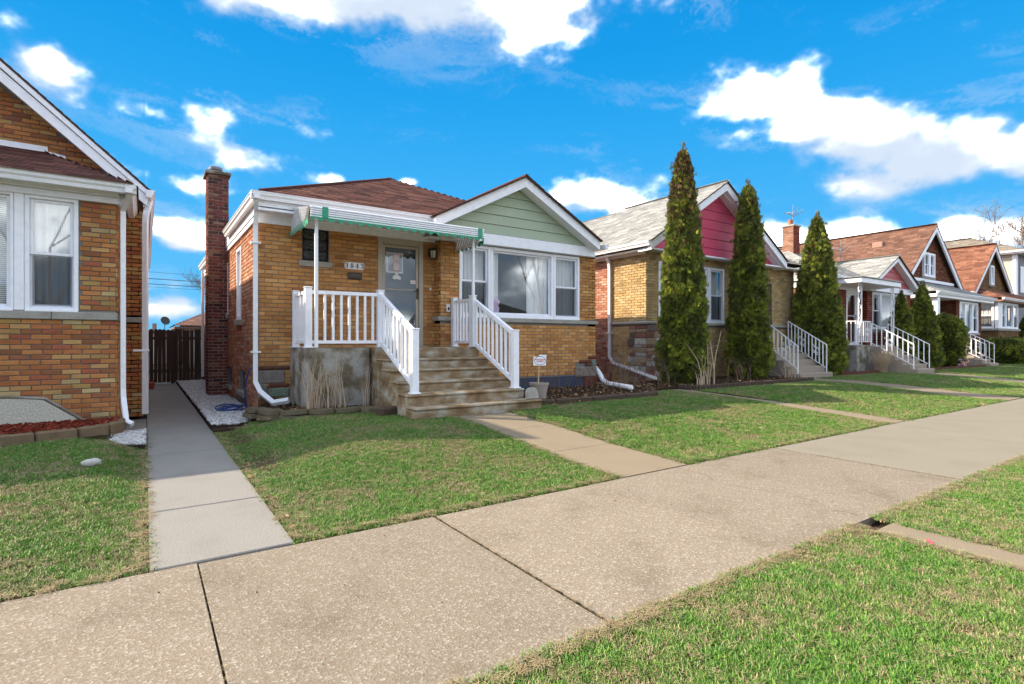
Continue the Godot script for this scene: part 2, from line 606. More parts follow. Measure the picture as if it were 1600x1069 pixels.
func free_runs(w: float, v0: float, v1: float, holes: Array) -> Array:
	var runs := [[0.0, w]]
	for q in holes:
		if q[1] < v1 - 0.012 and q[3] > v0 + 0.012:
			var next := []
			for r in runs:
				if q[2] <= r[0] or q[0] >= r[1]:
					next.append(r)
					continue
				if q[0] > r[0]:
					next.append([r[0], q[0]])
				if q[2] < r[1]:
					next.append([q[2], r[1]])
			runs = next
	return runs


func bricks(store: Array, node: Node3D, T: Transform3D, w: float, h: float, holes: Array, pal: Array, bl := 0.213, ch := 0.0705, from := 0.0, top: Variant = null, joint := 0.011, proud := 0.012) -> void:
	var row := 0
	var v := from
	while v < h - 0.02:
		var v1 := minf(v + ch, h)
		var off := -(bl / 2.0 if row % 2 else 0.0) - rng.randf() * 0.02
		for r in free_runs(w, v, v1, holes):
			var k := int(floor((r[0] - off) / bl))
			while off + k * bl < r[1]:
				var u0: float = maxf(off + k * bl, r[0])
				var u1: float = minf(off + (k + 1) * bl, r[1])
				k += 1
				if u1 - u0 < 0.035:
					continue
				if top != null and minf(top.call(u0), top.call(u1)) < v1:
					continue
				var d := proud + rng.randf_range(-0.003, 0.003)
				var tilt := rng.randf_range(-0.004, 0.004)
				var t := Transform3D(Basis(Vector3(u1 - u0 - joint, 0, 0), Vector3(tilt, v1 - v - joint, 0), Vector3(0, 0, d)), Vector3(u0 + joint / 2.0, v + joint / 2.0 + rng.randf_range(-0.0015, 0.0015), 0))
				var shade := rng.randf_range(0.84, 1.14)
				var kcol: Color = pick(pal)
				store.append([T * t, Color(kcol.r * shade, kcol.g * shade, kcol.b * shade), node, T.basis.z])
		v += ch
		row += 1


func seen(p: Vector3) -> float:  # how large something the size of a brick at p shows to the camera, 0 outside the frame
	var yaw := deg_to_rad(VIEW_YAW)
	var dep := sin(yaw) * p.x - cos(yaw) * p.z
	if dep < 0.5:
		return 0.0
	var u := (cos(yaw) * p.x + sin(yaw) * p.z) / dep
	var w := (p.y - 1.28) / dep
	if absf(u) > 0.96 or absf(w) > 0.64:
		return 0.0
	return 1.0 / (dep * dep)


func lay(house: Node3D, store: Array, pal: Array, m: Material, singles := 300, hidden: Array = []) -> void:  # the bricks that show largest one by one, the rest joined
	var eye := Vector3(0, 1.28, 0)
	for s in store:
		var p: Vector3 = s[0] * Vector3(0.5, 0.5, 1)
		var score := seen(p) * maxf(0.0, (s[3] as Vector3).dot((eye - p).normalized())) * (s[0] as Transform3D).basis.x.length()
		for b in hidden:
			if (b as AABB).has_point(p):
				score = 0.0
		s.append(score)
	store.sort_custom(func(a, b): return a[4] > b[4])
	var variants := {}
	var tones := []
	for k in range(1, pal.size(), 2):
		for sh in [0.86, 0.98, 1.1]:
			tones.append(Color(pal[k].r * sh, pal[k].g * sh, pal[k].b * sh))
	var rest := PackedFloat32Array()
	for i in store.size():
		var s: Array = store[i]
		if i < singles and s[4] > 0.0:
			var best := 0
			var near := 9.0
			for k in tones.size():
				var d: float = absf(tones[k].r - s[1].r) + absf(tones[k].g - s[1].g) + absf(tones[k].b - s[1].b)
				if d < near:
					near = d
					best = k
			if not variants.has(best):
				var a := brick_unit.surface_get_arrays(0)
				var c := PackedColorArray()
				c.resize(a[Mesh.ARRAY_VERTEX].size())
				c.fill(tones[best])
				a[Mesh.ARRAY_COLOR] = c
				var me := ArrayMesh.new()
				me.add_surface_from_arrays(Mesh.PRIMITIVE_TRIANGLES, a)
				variants[best] = me
			put(s[2], "brick", variants[best], m, s[0])
		else:
			add16(rest, s[0], s[1])
	if rest.size():
		many(house, "bricks", brick_unit, m, rest)


func shingles(buf: PackedFloat32Array, p: Array, pal: Array, tab := 0.3, expo := 0.14) -> void:  # rows of tabs over a flat convex roof face; p[0] to p[1] is the eave
	var U: Vector3 = (p[1] - p[0]).normalized()
	var N: Vector3 = (p[1] - p[0]).cross(p[2] - p[0]).normalized()
	if N.y < 0.0:
		N = -N
	var V := N.cross(U)
	if V.y < 0.0:
		U = -U
		V = N.cross(U)
	var q := []
	var hi := 0.0
	for a in p:
		q.append(Vector2((a - p[0]).dot(U), (a - p[0]).dot(V)))
		hi = maxf(hi, q[-1].y)
	var row := 0
	var v := -0.03
	while v < hi:
		var at := clampf(v + expo * 0.5, 0.002, hi - 0.001)
		var lo := 1e9
		var up := -1e9
		for k in q.size():
			var a: Vector2 = q[k]
			var b: Vector2 = q[(k + 1) % q.size()]
			if (a.y - at) * (b.y - at) <= 0.0 and absf(a.y - b.y) > 1e-6:
				var x: float = lerpf(a.x, b.x, (at - a.y) / (b.y - a.y))
				lo = minf(lo, x)
				up = maxf(up, x)
		if up > lo:
			var off := lo - rng.randf() * tab
			while off < up:
				var len := tab * rng.randf_range(0.75, 1.2)
				var u0 := maxf(off, lo)
				var u1 := minf(off + len, up)
				off += len
				if u1 - u0 > 0.03:
					var o: Vector3 = p[0] + U * (u0 + 0.003) + V * v + N * (0.010 + rng.randf() * 0.003)
					var t := Transform3D(Basis(U * (u1 - u0 - 0.006), V * expo * 1.2 - N * 0.009, N * 0.007), o)
					var sh := rng.randf_range(0.78, 1.2)
					var k := pick(pal)
					add16(buf, t, Color(k.r * sh, k.g * sh, k.b * sh))
		v += expo
		row += 1


func roof(house: Node3D, faces: Array, pal: Array, under: Material, tab := 0.3, expo := 0.14) -> MeshInstance3D:
	var b := MB.new()
	var buf := PackedFloat32Array()
	for f in faces:
		b.slab(f, 0.02)
		shingles(buf, f, pal, tab, expo)
	var o := put(house, "roof", b.mesh(), under)
	many(o, "shingles", shingle_unit, M.shingle, buf)
	return o


func window(parent: Node3D, T: Transform3D, x0: float, y0: float, x1: float, y1: float, hung := true, drape := "", t := 0.07, screen := true, shut := 0.5) -> MeshInstance3D:
	var b := MB.new()
	b.ring(x0, y0, x1, y1, t, -0.09, 0.025)
	b.bev(Vector3(x0 + 0.004, y0 - 0.012, -0.05), Vector3(x1 - 0.004, y0 + 0.012, 0.045), 0.004)
	var w := put(parent, "window", b.mesh(), M.vinyl, T)
	var a0 := x0 + t
	var a1 := x1 - t
	var b0 := y0 + t
	var b1 := y1 - t
	var mid := lerpf(b0, b1, shut)
	var s := 0.04
	var parts := [[a0, b0, a1, b1, -0.045]]
	if hung:
		parts = [[a0, b0, a1, mid + 0.02, -0.065], [a0, mid - 0.02, a1, b1, -0.03]]
	for p in parts:
		var r := MB.new()
		r.ring(p[0], p[1], p[2], p[3], s, p[4] - 0.014, p[4] + 0.014)
		put(w, "sash", r.mesh(), M.vinyl, T)
		var g := MB.new()
		g.quad(Vector3(p[0] + s, p[1] + s, p[4]), Vector3(p[2] - s, p[1] + s, p[4]), Vector3(p[2] - s, p[3] - s, p[4]), Vector3(p[0] + s, p[3] - s, p[4]))
		put(w, "pane", g.mesh(), M.glass, T)
	if hung and screen:
		var g := MB.new()
		g.quad(Vector3(a0 + 0.02, b0 + 0.02, -0.03), Vector3(a1 - 0.02, b0 + 0.02, -0.03), Vector3(a1 - 0.02, mid - 0.03, -0.03), Vector3(a0 + 0.02, mid - 0.03, -0.03))
		put(w, "insect_screen", g.mesh(), M.screen, T)
	if drape == "full":
		cloth(w, T, a0, a1, b0, b1, M.sheer)
	elif drape == "sides":
		cloth(w, T, a0, a0 + (a1 - a0) * 0.14, b0, b1, M.curtain)
		cloth(w, T, a0 + (a1 - a0) * 0.64, a1, b0, b1, M.curtain)
	elif drape == "blind":
		var y := b0 + 0.02
		var bl := MB.new()
		while y < b1:
			bl.box(Vector3(a0 + 0.01, y, -0.16), Vector3(a1 - 0.01, y + 0.018, -0.157))
			y += 0.026
		put(w, "blind", bl.mesh(), M.curtain, T)
	return w


func cloth(w: Node3D, T: Transform3D, x0: float, x1: float, y0: float, y1: float, m: Material) -> void:
	var b := MB.new()
	var k := maxi(8, int((x1 - x0) / 0.018))
	var px := x0
	var pz := -0.17
	for i in k:
		var x := lerpf(x0, x1, (i + 1.0) / k)
		var z := -0.17 + 0.018 * sin(x * 62.0) + 0.012 * sin(x * 23.0 + 1.0)
		b.quad(Vector3(px, y0, pz), Vector3(x, y0, z), Vector3(x, y1, z), Vector3(px, y1, pz))
		px = x
		pz = z
	put(w, "curtain", b.mesh(), m, T)


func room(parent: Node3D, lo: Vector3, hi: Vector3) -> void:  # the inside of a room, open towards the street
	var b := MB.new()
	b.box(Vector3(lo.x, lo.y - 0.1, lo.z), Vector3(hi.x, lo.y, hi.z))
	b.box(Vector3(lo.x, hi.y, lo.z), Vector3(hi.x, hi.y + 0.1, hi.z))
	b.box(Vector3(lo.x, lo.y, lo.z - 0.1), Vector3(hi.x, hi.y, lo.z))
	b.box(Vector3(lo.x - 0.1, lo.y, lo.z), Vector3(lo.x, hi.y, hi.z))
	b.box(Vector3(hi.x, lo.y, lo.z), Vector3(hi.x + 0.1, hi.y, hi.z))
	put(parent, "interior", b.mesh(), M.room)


func gutter(parent: Node3D, a: Vector3, b: Vector3, out: Vector3) -> MeshInstance3D:
	var d := b - a
	var T := Transform3D(Basis(out, Vector3.UP, d.normalized()), a)
	var m := MB.new()
	if out.cross(Vector3.UP).dot(d) < 0.0:
		T.basis.z = -T.basis.z
		T.origin = b
	m.prism(PackedVector2Array([Vector2(0, 0), Vector2(0.075, 0), Vector2(0.085, 0.045), Vector2(0.108, 0.07), Vector2(0.112, 0.105), Vector2(0.122, 0.108), Vector2(0.122, 0.12), Vector2(0, 0.12)]), 0.0, d.length())
	return put(parent, "gutter", m.mesh(), M.white_metal, T)


func spout(parent: Node3D, pts: Array, r := 0.052) -> MeshInstance3D:
	var b := MB.new()
	b.tube(pts, [r], 4, true, PI / 4.0)
	var o := put(parent, "downspout", b.mesh(), M.white_metal)
	return o


func rake(parent: Node3D, a: Vector3, b: Vector3, wide: float, z0: float, z1: float, m: Material) -> void:  # a sloping board along a gable, a and b on its upper edge
	var up := MB.new()
	up.prism(PackedVector2Array([Vector2(a.x, a.y), Vector2(b.x, b.y), Vector2(b.x, b.y - wide), Vector2(a.x, a.y - wide)]), z0, z1)
	put(parent, "rake_board", up.mesh(), m)


func siding(parent: Node3D, tri: Array, z: float, step: float, m: Material) -> void:  # boards across a triangle [left, right, apex], each lapping over the one below
	var a: Vector2 = tri[0]
	var b: Vector2 = tri[1]
	var p: Vector2 = tri[2]
	var y := minf(a.y, b.y)
	while y < p.y - 0.02:
		var y1 := minf(y + step, p.y)
		var l0 := lerpf(a.x, p.x, clampf((y - a.y) / (p.y - a.y), 0, 1))
		var l1 := lerpf(a.x, p.x, clampf((y1 - a.y) / (p.y - a.y), 0, 1))
		var r0 := lerpf(b.x, p.x, clampf((y - b.y) / (p.y - b.y), 0, 1))
		var r1 := lerpf(b.x, p.x, clampf((y1 - b.y) / (p.y - b.y), 0, 1))
		var s := MB.new()
		s.hexa([Vector3(l0, y, z - 0.05), Vector3(r0, y, z - 0.05), Vector3(r0, y, z + 0.018), Vector3(l0, y, z + 0.018), Vector3(l1, y1 - 0.006, z - 0.05), Vector3(maxf(r1, l1 + 0.01), y1 - 0.006, z - 0.05), Vector3(maxf(r1, l1 + 0.01), y1 - 0.006, z), Vector3(l1, y1 - 0.006, z)])
		put(parent, "siding_board", s.mesh(), m)
		y = y1


func ground_y(x: float, z: float) -> float:  # the front yards rise a little towards the houses
	var back := smoothstep(-3.6, -7.2, z)
	var k := 0.19 if x > 0.0 else 0.12
	if x > -0.4 and x < 2.0:
		k *= smoothstep(0.8, 2.0, x) if x > 0.4 else smoothstep(0.02, -0.4, x)
	return k * back


# ---------------------------------------------------------------- sky
func cloud_at(px: float, py: float, rx: float, ry: float, s: float) -> Array:  # a cloud given by where its middle stands in the view: azimuth, elevation and their spreads
	var yaw := deg_to_rad(VIEW_YAW)
	var u := (px - 800.0) / 840.0
	var w := (534.5 - py) / 840.0
	var az := yaw + atan(u)
	var el := atan(w / sqrt(1.0 + u * u))
	var c := cos(atan(u))
	return [az, el, rx / 840.0 * c * c, ry / 840.0 * c * cos(el), s]


func make_sky() -> Sky:
	var W := 3456
	var Hh := 864
	var clouds := [
		cloud_at(660, 5, 330, 62, 1.15), cloud_at(880, 0, 190, 45, 0.9), cloud_at(430, -10, 150, 55, 1.0),
		cloud_at(75, 108, 80, 38, 0.95), cloud_at(20, 40, 40, 30, 0.6),
		cloud_at(345, 205, 75, 45, 0.95), cloud_at(385, 245, 70, 40, 0.9), cloud_at(250, 175, 60, 28, 0.5), cloud_at(490, 205, 70, 22, 0.62), cloud_at(520, 282, 40, 14, 0.6),
		cloud_at(300, 290, 85, 30, 0.85), cloud_at(280, 368, 75, 28, 1.1), cloud_at(262, 448, 60, 14, 0.9), cloud_at(262, 484, 70, 26, 1.2),
		cloud_at(905, 318, 95, 34, 1.15), cloud_at(990, 335, 60, 25, 0.9), cloud_at(800, 288, 22, 12, 0.7), cloud_at(632, 286, 18, 10, 0.7),
		cloud_at(1175, 155, 66, 42, 1.15), cloud_at(1240, 150, 40, 40, 1.15), cloud_at(1270, 195, 85, 40, 1.1), cloud_at(1365, 212, 100, 48, 1.2), cloud_at(1470, 248, 120, 58, 1.2), cloud_at(1590, 240, 90, 50, 1.0), cloud_at(1400, 285, 120, 26, 0.85), cloud_at(1560, 190, 60, 22, 0.7), cloud_at(1160, 215, 40, 16, 0.6),
		cloud_at(1220, 372, 60, 34, 1.1), cloud_at(1310, 372, 80, 24, 1.0), cloud_at(1400, 370, 60, 16, 0.7), cloud_at(1490, 372, 50, 38, 1.35), cloud_at(1590, 372, 70, 36, 1.2),
	]
	# how much cloud there is in each direction, coarsely: those in view, and a field all round, thickened out of view for fill light
	var field := Image.create(W / 8, Hh / 8, false, Image.FORMAT_RF)
	var far := noise(0.9, FastNoiseLite.TYPE_SIMPLEX_SMOOTH, 3, 5)
	var yaw := deg_to_rad(VIEW_YAW)
	for j in Hh / 8:
		var el := PI / 2.0 * (1.0 - (j + 0.5) * 8.0 / Hh)
		for i in W / 8:
			var az := TAU * (i + 0.5) * 8.0 / W
			var d := 0.0
			for c in clouds:
				var a: float = wrapf(az - c[0], -PI, PI) / c[2]
				var e: float = (el - c[1]) / c[3]
				if e < 0.0:
					e *= 1.35
				var r2 := a * a + e * e
				if r2 < 6.0:
					d = maxf(d, c[4] * exp(-r2 * 0.75))
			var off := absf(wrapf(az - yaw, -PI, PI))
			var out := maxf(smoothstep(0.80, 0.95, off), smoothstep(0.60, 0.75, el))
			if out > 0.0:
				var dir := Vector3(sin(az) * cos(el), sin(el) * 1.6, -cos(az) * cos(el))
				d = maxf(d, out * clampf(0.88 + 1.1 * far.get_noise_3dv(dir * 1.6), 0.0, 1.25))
			field.set_pixel(i, j, Color(d, 0, 0))
	field.resize(W, Hh, Image.INTERPOLATE_CUBIC)
	var dens := field.get_data().to_float32_array()
	var puff := noise(5.0, FastNoiseLite.TYPE_SIMPLEX_SMOOTH, 7, 9)
	puff.fractal_gain = 0.58
	var thin := noise(3.2, FastNoiseLite.TYPE_SIMPLEX_SMOOTH, 5, 33)
	thin.domain_warp_enabled = true
	thin.domain_warp_amplitude = 0.25
	thin.domain_warp_frequency = 2.0
	var soft := noise(3.5, FastNoiseLite.TYPE_SIMPLEX_SMOOTH, 4, 14)
	var to_sun := Vector3(-1.08, 1.0, -0.86).normalized()
	var data := PackedFloat32Array()
	data.resize(W * Hh * 2 * 3)
	for j in Hh:
		var el := PI / 2.0 * (1.0 - (j + 0.5) / Hh)
		var ce := cos(el)
		var y := sin(el)
		var low := pow(1.0 - clampf(el / 0.55, 0.0, 1.0), 1.7)
		var up := smoothstep(0.22, 0.75, el)
		var br := lerpf(lerpf(0.0006, 0.0021, up), 0.032, low)
		var bg := lerpf(lerpf(0.0735, 0.057, up), 0.118, low)
		var bb := lerpf(lerpf(0.178, 0.147, up), 0.195, low)
		for i in W:
			var k := j * W + i
			var r := br
			var g := bg
			var b := bb
			var d := dens[k]
			var az := TAU * (i + 0.5) / W
			var p := Vector3(sin(az) * ce, y * 1.5, -cos(az) * ce)
			var v := 0.34 * smoothstep(0.12, 0.62, thin.get_noise_3d(p.x * 1.1 + p.y * 0.8, p.y * 2.6, p.z * 1.1)) * (0.35 + d)
			if v > 0.0:  # thin veils between the clouds
				r = lerpf(r, 0.17, v)
				g = lerpf(g, 0.185, v)
				b = lerpf(b, 0.205, v)
			if d > 0.08:
				var n := puff.get_noise_3dv(p)
				var q := d + 0.85 * n - 0.40
				var a := smoothstep(-0.12, 0.55, q)
				a = pow(a, 2.1)
				if a > 0.0:
					# lit tops, greyer towards the underside of the thick ones
					var below := dens[maxi(j - 14, 0) * W + i] - d
					var s := clampf(0.60 + 1.1 * soft.get_noise_3dv(p) + 0.9 * n - 0.9 * below - 0.25 * maxf(d - 0.8, 0.0), 0.0, 1.0)
					s = pow(s, 4.6)
					# clouds opposite and near the sun, mostly unseen, brightened to fill shaded walls
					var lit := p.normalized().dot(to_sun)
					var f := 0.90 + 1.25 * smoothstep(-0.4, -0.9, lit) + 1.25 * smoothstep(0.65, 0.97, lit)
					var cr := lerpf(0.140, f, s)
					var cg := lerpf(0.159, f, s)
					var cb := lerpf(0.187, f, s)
					a *= 0.96
					r = lerpf(r, cr, a)
					g = lerpf(g, cg, a)
					b = lerpf(b, cb, a)
			data[k * 3] = r
			data[k * 3 + 1] = g
			data[k * 3 + 2] = b
	for k in range(W * Hh, W * Hh * 2):
		data[k * 3] = 0.20
		data[k * 3 + 1] = 0.20
		data[k * 3 + 2] = 0.17
	var m := PanoramaSkyMaterial.new()
	m.panorama = ImageTexture.create_from_image(Image.create_from_data(W, Hh * 2, false, Image.FORMAT_RGBF, data.to_byte_array()))
	m.energy_multiplier = 1.0
	var s := Sky.new()
	s.sky_material = m
	return s


func _ready() -> void:
	rng.seed = 20240314
	var cam := Camera3D.new()
	cam.name = "camera"
	cam.position = Vector3(0, 1.28, 0)
	cam.rotation_degrees = Vector3(0, -VIEW_YAW, 0)
	cam.fov = 64.93
	cam.near = 0.05
	cam.far = 2000.0
	add_child(cam)
	cam.current = true
	var env := Environment.new()
	env.background_mode = Environment.BG_SKY
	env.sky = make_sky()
	env.tonemap_mode = Environment.TONE_MAPPER_LINEAR
	env.tonemap_exposure = 5.2
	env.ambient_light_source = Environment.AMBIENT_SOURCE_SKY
	env.sdfgi_enabled = true
	env.ssao_enabled = true
	env.ssil_enabled = true
	var we := WorldEnvironment.new()
	we.name = "world"
	we.environment = env
	add_child(we)
	var sun := DirectionalLight3D.new()
	sun.name = "sun"
	sun.light_energy = 0.60
	sun.light_color = Color(1.0, 0.93, 0.82)
	sun.light_angular_distance = 0.5
	sun.shadow_enabled = true
	add_child(sun)
	sun.look_at_from_position(Vector3(-1.08, 1.0, -0.86), Vector3.ZERO)
	make_materials()
	make_units()
	rough = noise(0.5, FastNoiseLite.TYPE_SIMPLEX_SMOOTH, 3, 2)
	patch = noise(0.55, FastNoiseLite.TYPE_SIMPLEX_SMOOTH, 4, 8)
	build_ground()
	build_bungalow(0.0, true)
	build_left_house()
	build_maroon_house()
	build_bungalow(18.55, false)
	build_gable_houses()
	build_far_house()
	build_background()
	build_stoop()
	build_railings()
	build_awning()
	build_fixtures()
	build_iron_stairs()
	build_beds()
	build_plants()
	build_small_things()
	build_grass()


# ---------------------------------------------------------------- ground, walks
func sheet(x0: float, x1: float, z0: float, z1: float, lift: float, step := 0.5) -> ArrayMesh:  # a patch of ground with its edges turned down
	var b := MB.new()
	var nx := maxi(1, int(ceil((x1 - x0) / step)))
	var nz := maxi(1, int(ceil((z1 - z0) / step)))
	var p := func(i: int, j: int) -> Vector3:
		var x := lerpf(x0, x1, float(i) / nx)
		var z := lerpf(z0, z1, float(j) / nz)
		return Vector3(x, ground_y(x, z) + lift, z)
	for i in nx:
		for j in nz:
			b.quad(p.call(i, j + 1), p.call(i + 1, j + 1), p.call(i + 1, j), p.call(i, j))
	for i in nx:
		for q in [[i + 1, i, 0], [i, i + 1, nz]]:
			var a: Vector3 = p.call(q[0], q[2])
			var d: Vector3 = p.call(q[1], q[2])
			b.quad(a - Vector3(0, 0.12, 0), d - Vector3(0, 0.12, 0), d, a)
	for j in nz:
		for q in [[j, j + 1, 0], [j + 1, j, nx]]:
			var a: Vector3 = p.call(q[2], q[0])
			var d: Vector3 = p.call(q[2], q[1])
			b.quad(a - Vector3(0, 0.12, 0), d - Vector3(0, 0.12, 0), d, a)
	return b.mesh()


func build_ground() -> void:
	var g := MB.new()
	g.quad(Vector3(-400, -0.06, 400), Vector3(400, -0.06, 400), Vector3(400, -0.06, -400), Vector3(-400, -0.06, -400))
	setting("ground", g.mesh(), M.soil)
	for r in [[-9.0, 0.005, -8.7, -3.62], [0.80, 3.74, -8.6, -3.62], [4.71, 9.80, -9.2, -3.62], [10.24, 15.55, -8.15, -3.62], [16.75, 21.88, -9.3, -3.62], [23.22, 30.98, -9.6, -3.62], [32.17, 43.4, -9.6, -3.62], [44.5, 53.0, -10.6, -3.62], [54.0, 80.0, -12.0, -3.62]]:
		setting("lawn", sheet(r[0], r[1], r[2], r[3], -0.012), M.turf)
	for r in [[-9.0, 4.075, -1.72, 1.5], [4.425, 14.2, -1.72, 1.5], [14.6, 80.0, -1.72, 1.5]]:
		setting("parkway_lawn", sheet(r[0], r[1], r[2], r[3], -0.010, 2.0), M.turf)
	# the public sidewalk: slabs 1.5 m long with open joints
	var walk := setting("sidewalk", boxm(Vector3(-9, -0.11, -3.58), Vector3(80, -0.016, -1.80)), M.soil)
	var x := 0.252 - 1.515 * 6
	var k := 0
	while x < 78.0:
		var wide := 1.515
		var m := MB.new()
		m.bev(Vector3(x + 0.005, -0.10, -3.60 + rng.randf_range(-0.012, 0.012)), Vector3(x + wide - (0.019 if k in [6, 9] else 0.005), 0.0, -1.77 + rng.randf_range(-0.015, 0.015)), 0.0015)
		var T := Transform3D(Basis.IDENTITY, Vector3(0, rng.randf_range(-0.001, 0.001) - 0.0006 * k, 0))
		var o := put(walk, "paving_slab", m.mesh(), M["sidewalk%d" % ((k * 2) % 3)] if x < 6.2 else M.sidewalk_new, T)
		if k in [5, 8]:  # hairline cracks
			var c := MB.new()
			var p := Vector3(x + wide * (0.35 if k == 5 else 0.7), 0.0025, -1.80)
			while p.z > (-2.9 if k == 5 else -3.55):
				var q := p + Vector3(rng.randf_range(-0.07, 0.09), 0, -rng.randf_range(0.04, 0.12))
				var w := rng.randf_range(0.0012, 0.0026)
				c.quad(p + Vector3(-w, 0, 0), p + Vector3(w, 0, 0), q + Vector3(w, 0, 0), q + Vector3(-w, 0, 0))
				p = q
			put(o, "crack", c.mesh(), M.dark_gap, T)
		x += wide
		k += 1
	# the walk between the houses, slab by slab
	var side := setting("side_walk", boxm(Vector3(0.03, -0.1, -19.9), Vector3(0.78, -0.05, -3.62)), M.soil)
	var z := -3.618
	while z > -19.6:
		var m := MB.new()
		m.bev(Vector3(0.02, -0.09, z - 1.222), Vector3(0.79, 0.004, z - 0.006), 0.007)
		put(side, "paving_slab", m.mesh(), M.walk, Transform3D(Basis.IDENTITY, Vector3(0, rng.randf_range(-0.003, 0.003), 0)))
		z -= 1.228
	var apron := MB.new()
	apron.bev(Vector3(-0.40, -0.05, -10.75), Vector3(0.014, 0.012, -9.05), 0.01)
	setting("apron", apron.mesh(), M.walk)
	# front walks up to the stoops
	for w in [[3.75, 4.70, -3.62, -7.0, 3], [9.81, 10.23, -3.62, -22.0, 9], [15.57, 16.73, -3.62, -8.25, 4], [21.9, 23.2, -3.62, -7.35, 4], [31.0, 32.15, -3.62, -7.75, 4], [43.45, 44.45, -3.62, -8.5, 4]]:
		var n: int = w[4]
		var root := setting("front_walk", boxm(Vector3(w[0] + 0.02, -0.1, w[3]), Vector3(w[1] - 0.02, -0.06, w[2])), M.soil)
		for i in n:
			var za := lerpf(w[2], w[3], float(i) / n)
			var zb := lerpf(w[2], w[3], float(i + 1) / n)
			var ya := ground_y(w[0] + 0.3, za) - 0.004
			var yb := ground_y(w[0] + 0.3, zb) - 0.004
			var m := MB.new()
			m.hexa([Vector3(w[0], ya - 0.1, za - 0.005), Vector3(w[1], ya - 0.1, za - 0.005), Vector3(w[1], yb - 0.1, zb + 0.005), Vector3(w[0], yb - 0.1, zb + 0.005),
				Vector3(w[0], ya, za - 0.005), Vector3(w[1], ya, za - 0.005), Vector3(w[1], yb, zb + 0.005), Vector3(w[0], yb, zb + 0.005)])
			put(root, "paving_slab", m.mesh(), M.path)
	for w in [[4.08, 4.42], [14.22, 14.58]]:
		var m := MB.new()
		m.bev(Vector3(w[0], -0.09, -1.64), Vector3(w[1], -0.006, 1.4), 0.008)
		setting("carriage_walk", m.mesh(), M.path)
	# kerb and street behind the camera
	var kerb := MB.new()
	kerb.bev(Vector3(-80, -0.2, 1.5), Vector3(90, 0.0, 1.66), 0.02)
	setting("kerb", kerb.mesh(), M.walk)
	setting("street", boxm(Vector3(-200, -0.3, 1.66), Vector3(250, -0.05, 10.5)), M.asphalt)
	setting("far_lawn", boxm(Vector3(-200, -0.3, 10.6), Vector3(250, 0.02, 60.0)), M.turf)
	# ground round and between the houses
	setting("yard", boxm(Vector3(0.8, -0.2, -30.0), Vector3(1.56, 0.03, -8.6)), M.soil)
	setting("yard_ground", boxm(Vector3(9.0, -0.2, -30.0), Vector3(10.9, 0.16, -9.2)), M.soil)
	setting("back_yard", boxm(Vector3(-12, -0.2, -60.0), Vector3(60, 0.0, -20.2)), M.turf)


func tuft_mesh(blades: int, spread: float, sd: int) -> ArrayMesh:
	var r := RandomNumberGenerator.new()
	r.seed = sd
	var b := MB.new()
	for k in blades:
		var w := r.randf() * TAU
		var base := Vector3(r.randf_range(-spread, spread), 0, r.randf_range(-spread, spread))
		var lean := Vector3(cos(w), 0, sin(w)) * r.randf_range(0.25, 0.95)
		var side := Vector3(-sin(w + 0.6), 0, cos(w + 0.6)) * r.randf_range(0.0018, 0.0033)
		var h := r.randf_range(0.55, 1.0)
		var m := base + lean * h * 0.35 + Vector3(0, h * 0.62, 0)
		var t := base + lean * h * 1.0 + Vector3(0, h * (0.95 if r.randf() < 0.6 else 0.6), 0)
		# heights are in units of the tuft; the width is brought to scale by the caller
		b.quad(base - side * 22.0, base + side * 22.0, m + side * 17.0, m - side * 17.0)
		b.tri(m - side * 17.0, m + side * 17.0, t)
	return b.mesh()


